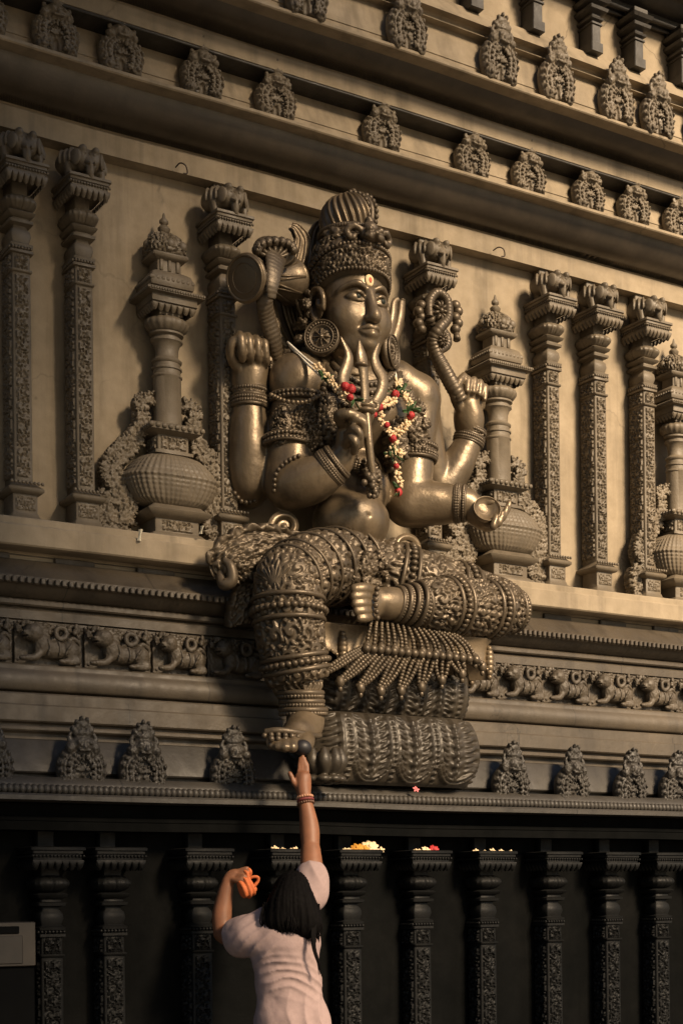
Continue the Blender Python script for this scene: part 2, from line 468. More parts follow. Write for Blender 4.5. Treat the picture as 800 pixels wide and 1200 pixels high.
# ------------------------------------------------------------------ materials of the place
M_PLASTER = stone('painted_plaster', (.24, .195, .135), (.30, .243, .168), (.35, .285, .2), (.6, .85), .2, stain=.65, spec=.25, crack=.8)
M_CARVED = stone('carved_plaster', (.10, .08, .054), (.14, .112, .076), (.18, .144, .098), (.45, .68), .3, stain=.4)
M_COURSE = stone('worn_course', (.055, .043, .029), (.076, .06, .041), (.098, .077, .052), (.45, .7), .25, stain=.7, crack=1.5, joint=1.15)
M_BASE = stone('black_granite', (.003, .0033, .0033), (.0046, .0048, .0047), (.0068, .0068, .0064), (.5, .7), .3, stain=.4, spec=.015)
M_STATUE = stone('oiled_stone', (.128, .096, .06), (.185, .139, .087), (.24, .181, .114), (.28, .5), .28, metal=.45, stain=.9, spec=.5, fine=70)
M_STATUE2 = stone('oiled_stone_carving', (.075, .057, .036), (.112, .085, .055), (.155, .118, .077), (.34, .54), .3, metal=.4, stain=.5, spec=.5, fine=120)
M_PEDESTAL = stone('black_oiled_stone', (.03, .024, .017), (.043, .035, .025), (.058, .047, .033), (.36, .52), .25, metal=.15, stain=.4, spec=.4, fine=120)
M_PAVE = stone('paving_granite', (.045, .042, .038), (.06, .056, .05), (.075, .07, .062), (.6, .85), .3)

M_LOW = stone('worn_and_shade_course', (.026, .0225, .018), (.036, .031, .0245), (.047, .04, .031), (.45, .7), .25, stain=.6, joint=1.3)  # dark lower courses; on recess, eave and gallery pilasters it paints in shade
X0, X1 = -6.0, 16.0

class Prof:
    "a section through the wall drawn from bottom to top or top to bottom"
    def __init__(s, Y, a=None, z=None): s.P = [(Y, zl(a, Y) if a is not None else z)]
    def h(s, Y): s.P.append((Y, s.P[-1][1])); return s
    def v(s, a): s.P.append((s.P[-1][0], zl(a, s.P[-1][0]))); return s
    def vz(s, z): s.P.append((s.P[-1][0], z)); return s
    def to(s, Y, a): s.P.append((Y, zl(a, Y))); return s
    def arc(s, Y, a, bulge, n=10):
        p0 = np.array(s.P[-1]); p1 = np.array((Y, zl(a, Y))); d = p1 - p0; nrm = np.array((-d[1], d[0]))
        if nrm[0] > 0: nrm = -nrm
        for t in np.linspace(0, 1, n + 1)[1:]:
            s.P.append(tuple(p0 + d * t + nrm * bulge * 4 * t * (1 - t)))
        return s
def chamfer(P, r=.007):
    P = [np.array(p) for p in P]; out = [P[0]]
    for i in range(1, len(P) - 1):
        a, b, c = P[i - 1], P[i], P[i + 1]
        u = a - b; w = c - b; lu = np.linalg.norm(u); lw = np.linalg.norm(w)
        if lu < 1e-6 or lw < 1e-6: continue
        if np.dot(u, w) / lu / lw > -.9:
            k = min(r, lu * .3, lw * .3); out += [b + u / lu * k, b + w / lw * k]
        else: out.append(b)
    return np.array(out + [P[-1]])
def course(name, prof, mat, parent, back=.5, x0=X0, x1=X1, wob=.004):
    P = chamfer(prof.P)
    P = np.vstack([[(back, P[0][1])], P, [(back, P[-1][1])]])
    xs = np.arange(x0, x1 + .01, .12)
    G = np.zeros((len(xs), len(P), 3)); G[..., 0] = xs[:, None]; G[..., 1] = P[:, 0]; G[..., 2] = P[:, 1]
    w = vnoise(np.stack([np.repeat(xs[:, None] * 1.3, len(P), 1), np.repeat(P[None, :, 1] * 1.7, len(xs), 0), np.zeros((len(xs), len(P)))], -1), 3) - .5
    G[..., 1] += w * wob * 2; G[..., 2] += (np.roll(w, 5, 0)) * wob * 2
    m = MB(); m.grid(G); return m.build(name, mat, parent, sharp=38)

wall = empty('temple_wall', (4.2, .2, 0), 'tall carved temple wall with tiers of mouldings, pilasters and arched ornaments', 'temple wall')

# --- upper tiers, from the niche lintel up
M_ROLL = stone('shade_dark_roll', (.05, .039, .027), (.072, .057, .04), (.095, .075, .053), (.28, .44), .15, stain=.5)  # dark tone paints in the shade below the cornice lip
c = Prof(-.085, 147).v(119).h(-.05).v(114).h(-.11).v(109)
course('cornice', c, M_PLASTER, wall)
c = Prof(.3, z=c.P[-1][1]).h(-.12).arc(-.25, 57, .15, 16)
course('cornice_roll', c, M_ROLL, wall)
c = Prof(.3, z=c.P[-1][1]).h(-.33).v(40)
course('cornice_lip', c, M_PLASTER, wall)
c = Prof(.3, z=c.P[-1][1]).h(-.26).v(35).h(-.265).to(-.21, 4)
course('parapet', c, M_PLASTER, wall)
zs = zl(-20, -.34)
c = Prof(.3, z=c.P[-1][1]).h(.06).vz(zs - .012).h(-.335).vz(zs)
course('shadow_recess', c, M_LOW, wall)  # deep shade of the gap is put into this dark colour
c = Prof(-.34, -20).v(-42).h(-.3).v(-48).h(-.36).v(-53)
course('cornice', c, M_PLASTER, wall)
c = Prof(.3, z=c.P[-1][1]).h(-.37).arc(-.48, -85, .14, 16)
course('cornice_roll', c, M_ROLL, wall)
c = Prof(.3, z=c.P[-1][1]).h(-.56).v(-104)
course('cornice_lip', c, M_PLASTER, wall)
c = Prof(.3, z=c.P[-1][1]).h(-.50).v(-109).h(-.505).to(-.46, -150).h(-.51).v(-158).h(-.46).v(-165).h(-.51).v(-174).to(-.42, -190)
course('parapet', c, M_PLASTER, wall)
c = Prof(.3, z=c.P[-1][1]).h(-.36).v(-258)
course('gallery_wall', c, M_PLASTER, wall)
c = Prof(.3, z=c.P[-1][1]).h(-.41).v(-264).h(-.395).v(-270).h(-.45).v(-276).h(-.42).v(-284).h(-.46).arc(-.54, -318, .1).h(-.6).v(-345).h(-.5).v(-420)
course('eave', c, M_LOW, wall)  # overhang shade is painted in by the darker material
# --- niche wall
ztop = zl(147, -.085); zfl = zl(602, -.28)
m = MB(); xs = np.arange(X0, X1 + .01, .08); zs = np.linspace(zfl - .02, ztop + .02, 26)
G = np.zeros((len(xs), len(zs), 3)); G[..., 0] = xs[:, None]; G[..., 2] = zs[None]
G[..., 1] = (vnoise(np.stack([G[..., 0] * 2.1, G[..., 2] * 2.1, G[..., 1]], -1), 5) - .5) * .014
m.grid(G, flip=True); m.build('niche_wall', M_PLASTER, wall)
# --- from the niche floor down
c = Prof(.3, z=zfl).h(-.28).v(612).h(-.30).v(636).h(-.17).v(655)
course('niche_ledge', c, M_PLASTER, wall)
c = Prof(.3, z=c.P[-1][1]).h(-.21).to(-.33, 672).h(-.345).v(681).h(-.33).arc(-.21, 702, .12).h(-.27).v(707).h(-.23).v(712).h(-.255).v(723)
course('eave_roll', c, M_COURSE, wall)
zfr1 = c.P[-1][1]
c = Prof(.3, z=zfr1).h(-.245).v(779); zfr0 = c.P[-1][1]
course('frieze_course', c, M_COURSE, wall)
c = Prof(.3, z=zfr0).h(-.33).v(782).arc(-.34, 807, .22).h(-.29).v(813).h(-.385).v(824).h(-.40).v(844).h(-.36).v(850).h(-.41).v(855).h(-.37).v(865)
course('base_moulding', c, M_COURSE, wall)
zk1 = c.P[-1][1]
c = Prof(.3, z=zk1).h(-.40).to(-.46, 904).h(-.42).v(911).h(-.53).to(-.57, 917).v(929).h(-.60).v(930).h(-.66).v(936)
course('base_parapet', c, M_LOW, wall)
zlip = zl(936, -.66); zrope = zl(923, -.6)
c = Prof(.3, z=zlip).h(-.49).v(957).h(-.56).v(961).h(-.555).v(972); zbeam = c.P[-1][1]
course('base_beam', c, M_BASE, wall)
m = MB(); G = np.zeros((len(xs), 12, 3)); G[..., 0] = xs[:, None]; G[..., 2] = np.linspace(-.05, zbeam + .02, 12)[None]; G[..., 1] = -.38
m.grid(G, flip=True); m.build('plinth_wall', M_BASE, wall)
# dentil row and rope row
m = MB(); zd = zl(677, -.345)
for x in np.arange(1.2, 9.0, .034): m.box((x, -.362, zd - .014), (x + .022, -.34, zd + .016), .004)
m.build('dentil_row', M_COURSE, wall, smooth=False)
m = MB(); pr = np.arange(1.0, 9.2, .028)
m.balls(np.stack([pr, np.full(len(pr), -.575), np.full(len(pr), zrope)], -1), .024, 8, 6, scale=(.8, 1, 1))
m.build('rope_moulding', M_LOW, wall)
m = MB()
m.box((1.2, -.1695, zl(647, -.19)), (9.2, -.166, zl(645.5, -.19)), .001)
for k, x in enumerate(np.arange(1.4, 9, .42)): m.box((x, -.19, zl(655, -.19) - .0), (x + .2, -.165, zl(646, -.19)), .004)
m.build('dentil_blocks', M_COURSE, wall, smooth=False)

# ------------------------------------------------------------------ arched ornaments on the parapets
def kudu(seed=0):
    s = SDF((-.15, -.085, -.01), (.15, .02, .345), .0042); r_ = random.Random(seed)
    arch = [(-.076, 0, .03), (-.098, 0, .09), (-.085, 0, .155), (0, 0, .2), (.085, 0, .155), (.098, 0, .09), (.076, 0, .03)]
    s.chain(arch, [.028, .028, .03, .034, .03, .028, .028], .01)
    s.box((0, .0, .1), (.06, .018, .075), .01, .01)
    inner = along([(x * .5, -.036, z * .78 + .012) for x, y, z in arch], .021)
    for p in inner: s.ell(p, (.009, .012, .009), .002)
    mid = along([(x * .82, -.035, z * .92 + .006) for x, y, z in arch], .024)
    for i, p in enumerate(mid): s.ell(p, (.0115, .014, .0115), .002)
    s.chain([(x * .66, -.034, z * .86 + .01) for x, y, z in arch], .007, .002); s.chain([(x * .99, -.034, z * .985 + .003) for x, y, z in arch], .006, .002)
    outer = along([(x * 1.16, -.012, z * 1.06) for x, y, z in arch], .034)
    for i, p in enumerate(outer):
        s.ell(p, (.0185, .024, .0185), .002); s.ell(p + np.array((0, -.022, .0)), (.009, .011, .009), .001)
    for sx in (-1, 1):
        s.ell((sx * .082, -.02, .03), (.03, .03, .03), .006); s.ell((sx * .082, -.05, .03), (.012, .01, .012), .002)
        s.ell((sx * .03, -.055, .222), (.013, .014, .013), .002); s.chain([(sx * .045, -.03, .215), (sx * .07, -.03, .235), (sx * .06, -.025, .265)], [.014, .011, .006], .004)
    s.cap((0, -.02, .0), (0, -.02, .07), .019, .017, .004, sub=True)
    for k in range(7):
        a = math.pi * (k + .5) / 7; s.cap((0, -.025, .105), (math.cos(a) * .036, -.03, .105 + math.sin(a) * .03), .004, .006, .002)
    s.ell((0, -.025, .218), (.07, .04, .036), .008); [s.ell((sx * .066, -.03, .2), (.026, .026, .024), .006) for sx in (-1, 1)]; s.ell((0, -.06, .205), (.012, .014, .016), .004)
    s.box((0, -.05, .19), (.03, .016, .006), .004, .003)
    s.ell((0, -.02, .262), (.054, .036, .022), .006); s.ell((0, -.02, .298), (.038, .03, .026), .005); [s.ell((sx * .045, -.025, .278), (.018, .02, .018), .004) for sx in (-1, 1)]
    for k in range(7):
        a = 2 * math.pi * k / 7; s.ell((math.cos(a) * .036, -.03 + abs(math.sin(a)) * -.012, .298 + math.sin(a) * .026), (.011, .013, .011), .002)
    for k in range(34):
        x = r_.uniform(-.085, .085); z = r_.uniform(.02, .17)
        if abs(x) < .03 and z < .09: continue
        s.ell((x, -.036, z), (r_.uniform(.005, .008),) * 3, .001)
    m = s.mesh(disp=lambda V, N: (vnoise(V * 110, seed) - .5) * .007 * (V[:, 1] < -.01)); return m
# (px, py of the foot, depth, tilt) for the three rows
K_LOW = [(-14, 925), (95, 928), (167, 931), (273, 934), (597, 945), (669, 949), (737, 952), (790, 954), (838, 956)]
K_MID = [(-20, 64), (65, 94), (142, 98), (236, 127), (322, 153), (446, 190), (552, 222), (618, 241), (688, 258), (741, 273), (793, 288), (842, 301)]
K_TOP = [(236, -33), (357, 24), (476, 68), (583, 106), (651, 126), (721, 150), (769, 165), (822, 184)]
protos = [kudu(k) for k in (1, 2, 5, 8)]
k_obj = {}
def put_kudus(lst, Y, a_foot, mat, sc, zk=1.08, name='arch_ornament'):
    for i, (px, py) in enumerate(lst):
        key = (mat.name, i % 4, sc, zk)
        p = at(px, py, Y); z = zl(a_foot, Y)
        if key not in k_obj:
            mm = MB().join(protos[i % 4], np.diag((.9 * sc, sc, zk * sc))); o = mm.build(name, mat, wall, origin=(0, 0, 0)); k_obj[key] = o
        else:
            o = k_obj[key].copy(); COL.objects.link(o)
        o.location = tuple(np.array((p[0], Y, z)) - wloc(wall))
        o.rotation_euler = (R(random.uniform(-1, 1)), R(random.uniform(-1.5, 1.5)), R(random.uniform(-2, 2)))
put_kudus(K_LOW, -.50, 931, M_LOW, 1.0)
put_kudus(K_MID, -.285, 48, M_CARVED, .98, .9)
put_kudus(K_TOP, -.53, -96, M_CARVED, 1.02)

# ------------------------------------------------------------------ lion frieze
def lion():
    s = SDF((-.2, -.12, -.01), (.2, .03, .25), .0042)
    s.box((0, .012, .115), (.188, .015, .112), .004, .004)
    s.ell((.02, -.035, .085), (.1, .05, .05), .012)                          # trunk
    s.ell((-.05, -.045, .105), (.05, .05, .06), .02)
    s.ell((-.1, -.06, .165), (.052, .05, .048), .012); s.ell((-.07, -.04, .205), (.02, .02, .018), .004)                       # head
    s.ell((-.142, -.065, .152), (.026, .032, .024), .008); s.box((-.158, -.07, .142), (.018, .03, .0045), .003, .002, sub=True); s.ell((-.158, -.09, .162), (.009, .009, .008), .002)
    s.ell((-.122, -.095, .178), (.01, .01, .01), .002); s.ell((-.145, -.085, .168), (.008, .01, .007), .002)
    for k in range(9):                                                        # mane locks
        a = R(-70 + k * 24); s.chain([(-.085 + math.cos(a) * .035, -.05, .16 + math.sin(a) * .035), (-.075 + math.cos(a) * .055, -.052, .155 + math.sin(a) * .055), (-.07 + math.cos(a) * .06, -.045, .145 + math.sin(a) * .062)], [.012, .011, .006], .003)
    s.chain([(-.06, -.06, .07), (-.1, -.075, .035), (-.165, -.08, .028)], [.024, .018, .014], .006)   # fore paw
    s.ell((-.17, -.085, .026), (.02, .02, .014), .004)
    s.ell((.105, -.045, .085), (.055, .05, .055), .008)                       # haunch
    s.chain([(.1, -.06, .06), (.14, -.07, .028), (.06, -.085, .022)], [.026, .02, .015], .006); s.ell((.05, -.088, .02), (.022, .018, .013), .004)
    th = np.linspace(0, 2 * np.pi, 14); s.chain([(.055 + .03 * math.cos(t), -.06, .172 + .03 * math.sin(t)) for t in th], .0125, .003, 2)   # curled tail
    s.chain([(.09, -.04, .13), (.13, -.05, .15), (.165, -.04, .12), (.16, -.04, .07)], [.01, .012, .01, .008], .003)
    for k in range(4): s.chain([(.07 + k * .012, -.088 + k * .004, .06 + k * .004), (.085 + k * .012, -.094 + k * .005, .09), (.105 + k * .014, -.088 + k * .006, .115 - k * .004)], .006, .002)
    s.chain([(-.03, -.088, .05), (-.02, -.096, .09), (-.03, -.09, .13)], .007, .002); s.chain([(.035, -.08, .05), (.04, -.088, .085), (.035, -.078, .12)], .006, .002)
    r_ = random.Random(4)
    for k in range(95):
        x = r_.uniform(-.18, .18); z = r_.uniform(.165, .222) if r_.random() < .7 else r_.uniform(.02, .22)
        if z < .17 and -.14 < x < .15: continue
        s.ell((x, -.02 - r_.random() * .015, z), (r_.uniform(.008, .015),) * 3, .003)
    return s.mesh(disp=lambda V, N: (vnoise(V * 90, 2) - .5) * .005)
lion_mb = lion(); lion_o = {}
L_ED = [(-62, 14), (15, 95), (97, 176), (177, 240), (241, 305), (530, 579), (580, 631), (632, 684), (686, 736), (738, 787), (789, 838)]
for i, (a, b) in enumerate(L_ED):
    xa = at(a, 770, -.25)[0]; xb = at(b, 770, -.25)[0]; sx = (xb - xa) / .385; hz = (zfr1 - zfr0 - .028) / .228
    mt = M_COURSE
    if mt.name not in lion_o: o = lion_mb.build('lion_relief', mt, wall, origin=(0, 0, 0)); lion_o[mt.name] = o
    else: o = lion_o[mt.name].copy(); COL.objects.link(o)
    o.location = tuple(np.array(((xa + xb) / 2, -.262, zfr0 + .004)) - wloc(wall)); o.scale = (sx, .8, hz * 1.06)

# ------------------------------------------------------------------ pilasters with elephant brackets
def carved_face(m, P0, ex, ez, nrm, w, h, amp=.008, seed=0, cell=.05, step=.0045):
    "a carved panel: corner P0, width along ex, height along ez, relief along nrm"
    nu, nv = max(4, int(w / step)), max(4, int(h / step))
    u, v = np.meshgrid(np.linspace(0, w, nu), np.linspace(0, h, nv), indexing='ij')
    e = ss(0, .006, u) * ss(0, .006, w - u) * ss(0, .006, v) * ss(0, .006, h - v)
    z = scroll(u + seed * 1.7, v + seed, cell, seed, 1.5) * amp * e
    G = np.array(P0)[None, None] + u[..., None] * np.array(ex) + v[..., None] * np.array(ez) + z[..., None] * np.array(nrm)
    m.grid(G)
def elephant():
    s = SDF((-.12, -.17, -.02), (.12, .06, .16), .005)
    s.ell((0, -.02, .085), (.062, .08, .055), .01); s.ell((0, -.095, .085), (.05, .045, .052), .012)      # body, head
    s.ell((-.028, -.115, .12), (.022, .025, .02), .01); s.ell((.028, -.115, .12), (.022, .025, .02), .01)
    s.chain([(0, -.13, .075), (0, -.15, .04), (0, -.145, .005), (.012, -.12, -.006)], [.024, .02, .016, .013], .008)
    for sx in (-1, 1):
        s.ell((sx * .055, -.085, .08), (.012, .03, .04), .006); s.chain([(sx * .022, -.135, .06), (sx * .03, -.155, .048), (sx * .032, -.165, .052)], [.009, .007, .004], .002)
        s.cap((sx * .04, -.03, .05), (sx * .042, -.04, -.005), .024, .02, .008); s.ell((sx * .025, -.135, .097), (.006,) * 3, .001)
    for y in (-.05, -.02, .01): s.chain([(math.cos(a) * .064, y, .085 + math.sin(a) * .057) for a in np.linspace(-.3, math.pi + .3, 12)], .006, .002, 2)
    return s.mesh()
eleph_mb = elephant()
def scallop_skirt(m, hw, hd, z0, z1, n=7):
    "pendant petal edge under a square slab"
    for (ax, sgn, half, other) in ((0, -1, hw, hd), (1, -1, hd, hw), (1, 1, hd, hw)):
        u = np.linspace(-half, half, n * 8 + 1); c = np.abs(np.sin(u / (2 * half) * n * np.pi + (np.pi / 2 if n % 2 == 0 else 0)))
        c = np.abs(np.cos(u / (2 * half) * n * np.pi)) if n % 2 else c
        c = np.sqrt(np.maximum(0, 1 - (np.mod((u + half) / (2 * half) * n, 1) * 2 - 1) ** 2))
        lowz = z1 - (z1 - z0) * (.35 + .65 * c)
        for t0, t1 in ((0, 1),):
            rows = []
            for t in np.linspace(0, 1, 5):
                off = -.018 * t * t + .006 * math.sin(t * 3)
                z = z1 + (lowz - z1) * t
                if ax == 0: rows.append(np.stack([u, np.full_like(u, -(other + off)), z], -1))
                else: rows.append(np.stack([np.full_like(u, sgn * (other + off)), u, z], -1))
            m.grid(np.array(rows), flip=(sgn > 0))
def pilaster_parts(H, w, d, gap=.15, hw_ab=.1, top=.01):
    "meshes of one pilaster standing on z=0, its back on y=0; w = half width, d = depth"
    q = d / 2
    hd_ab = d * .5 + .045
    P = {}
    def bx(m, hw, hd, prof, c=.005): return m.sqlathe(0, -hd, hw, hd, prof, c)
    b = MB()
    k = 1.0
    bx(b, w + .035, q + .02, [(-.0, -.004), (.0, .022 * k), (-.012, .03 * k), (-.016, .045 * k), (-.02, .05 * k), (-.02, .135 * k), (-.004, .14 * k), (.006, .15 * k), (.006, .162 * k), (-.004, .17 * k), (-.03, .195 * k), (-.034, .2 * k)])
    carved_face(b, (-w - .004, -2 * q - .0225, .062 * k), (1, 0, 0), (0, 0, 1), (0, -1, 0), 2 * w + .008, .062 * k, .007, 2, .035)
    for j in range(9): b.balls([(-w - .03 + (2 * w + .06) * j / 8, -2 * q - .045, .185 * k)], .009, 6, 4)
    P['base'] = b
    s = MB(); z0, z1 = .19 * k, H - gap - .491
    bx(s, w, q, [(0, z0), (0, z1)])
    fr = .012
    for zz0, zz1, sd, cell in ((z0 + .03, z1 - .012, 1, .055), (z1 + .006, z1 + .085 * k, 3, .035)):
        carved_face(s, (-w + fr, -2 * q - .001, zz0), (1, 0, 0), (0, 0, 1), (0, -1, 0), 2 * w - 2 * fr, zz1 - zz0, .011, sd, cell)
        carved_face(s, (-w - .001, -fr, zz0), (0, -1, 0), (0, 0, 1), (-1, 0, 0), 2 * q - 2 * fr, zz1 - zz0, .011, sd + 5, cell)
    bx(s, w + .006, q + .006, [(-.004, z1), (0, z1 + .004), (0, z1 + .012), (-.006, z1 + .014)])
    bx(s, w - .001, q - .001, [(0, z1 + .01), (0, z1 + .09 * k)])
    P['shaft'] = s
    c = MB(); z = z1 + .088 * k; K = k
    bx(c, w, q, [(.0, z), (.012, z + .003), (.012, z + .015 * K), (-.002, z + .02 * K), (-.002, z + .03 * K), (.01, z + .033 * K), (.012, z + .045 * K), (.0, z + .05 * K), (-.004, z + .055 * K), (.004, z + .085 * K), (.0, z + .11 * K), (-.012, z + .125 * K), (-.012, z + .135 * K), (.012, z + .142 * K), (.014, z + .155 * K), (-.002, z + .16 * K), (-.004, z + .17 * K), (.016, z + .18 * K), (.022, z + .192 * K), (.01, z + .2 * K)])
    for j in range(7):
        c.balls([(-w + 2 * w * j / 6, -2 * q - .012, z + .025 * K)], .008, 6, 4); c.balls([(-w - .012, -.02 - (2 * q - .02) * j / 6, z + .025 * K)], .008, 6, 4)
    P['collar'] = c
    z += .2 * K
    cu = MB(); th_n = 64
    prof = [(.03, z), (.05, z + .004), (w + .022, z + .02 * K), (w + .034, z + .042 * K), (w + .02, z + .066 * K), (w - .015, z + .082 * K), (w - .03, z + .088 * K)]
    pr = catmull([(a, b_, 0) for a, b_ in prof], 4)[:, :2]
    sy = (q + .03) / (w + .03)
    cu.lathe(pr, th_n, (0, -q), 3.6, disp=lambda t, zz, r: .006 * np.abs(np.sin(t * 12)) * (r > .05), sy=sy)
    P['cushion'] = cu
    z += .088 * K
    a = MB(); bx(a, w - .006, q - .006, [(0, z - .01), (0, z + .06 * K)])
    za = z + .055 * K
    bx(a, hw_ab, hd_ab, [(-.03, za - .004), (-.006, za), (-.006, za + .028 * K), (.0, za + .031 * K), (.0, za + .043 * K), (.008, za + .046 * K), (.008, za + .058 * K), (-.002, za + .062 * K)])
    t = MB(); scallop_skirt(t, hw_ab, hd_ab, za - .045 * K, za + .002); a.join(t, t=(0, -hd_ab, 0))
    for j in range(15): a.balls([(-hw_ab + 2 * hw_ab * j / 14, -2 * hd_ab + .002, za + .02 * K)], .007, 6, 4)
    for j in range(15): a.balls([(-hw_ab + .002, -2 * hd_ab * j / 14, za + .02 * K)], .007, 6, 4)
    P['abacus'] = a
    zb = za + .06 * K
    bl = MB(); bx(bl, w * .8, q * .45, [(0, zb - .002), (0, H + top)]); P['block'] = bl
    return P, zb
def pilaster_obj(H, w, d, mat, elephants=True, hw_ab=.1, gap=.15, top=.01):
    P, zb = pilaster_parts(H, w, d, gap, hw_ab=hw_ab, top=top)
    root = P['shaft'].build('pilaster', mat, wall, origin=(0, 0, 0), sharp=50)
    for nm in ('base', 'collar', 'cushion', 'abacus', 'block'):
        o = P[nm].build(nm if nm != 'block' else 'bracket_block', mat, None, sharp=45); o.parent = root
    if elephants:
        sc = (H - zb + .01) / .155
        for sx in (-1, 1):
            mm = MB().join(eleph_mb, np.diag([.8 * sc, 1.0 * sc, sc]) @ rot((0, 0, 1), R(-38 * sx))); o = mm.build('elephant_bracket', mat, None); o.parent = root
            o.location = (sx * .074, -d * .55 - .03, zb)
    return root
NICHE_H = ztop - zfl
w0 = wloc(wall)
wall['kind'] = 'thing'
pil = pilaster_obj(NICHE_H - .055, .045, .135, M_CARVED, top=.06)
PX = [(27, 606), (100, 612), (268, 628), (508, 660), (648, 683), (703, 690), (760, 697)]
for i, (px, py) in enumerate(PX):
    x = at(px, py, -.12)[0]
    o = pil if i == 0 else copy_tree(pil)
    o.location = tuple(np.array((x, -.006, zfl + .002)) - w0)
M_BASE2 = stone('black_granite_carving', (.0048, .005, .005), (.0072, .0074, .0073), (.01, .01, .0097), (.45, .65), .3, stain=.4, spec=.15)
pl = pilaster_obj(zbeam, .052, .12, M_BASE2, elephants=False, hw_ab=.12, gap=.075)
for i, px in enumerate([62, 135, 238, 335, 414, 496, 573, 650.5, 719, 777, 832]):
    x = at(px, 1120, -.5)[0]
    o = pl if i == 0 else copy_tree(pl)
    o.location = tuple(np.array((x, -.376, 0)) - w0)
# small gallery pilasters of the top tier
zg0, zg1 = zl(-190, -.42), zl(-258, -.42)
def small_pilaster():
    H = zg1 - zg0 + .05; m = MB()
    m.sqlathe(0, -.06, .032, .06, [(.01, -.02), (.01, .03), (0, .034), (0, H * .42), (.008, H * .43), (.008, H * .46), (-.004, H * .48), (-.004, H * .5), (.012, H * .52), (.016, H * .55), (.0, H * .57), (0, H * .62), (.03, H * .66), (.035, H * .71), (.005, H * .75), (.005, H * .78), (.035, H * .81), (.045, H * .87), (.02, H * .89), (.02, H)], .004)
    return m
sp = small_pilaster().build('gallery_pilaster', M_LOW, wall, origin=(0, 0, 0), sharp=40)  # dark colour includes painted shadow of the capitals
for i, (px, py) in enumerate([(548, -12), (620, 25), (688, 45), (738, 62), (792, 82), (840, 95)]):
    x = at(px, py, -.4)[0]; o = sp
    if i: o = sp.copy(); COL.objects.link(o)
    o.location = tuple(np.array((x, -.355, zg0)) - w0)

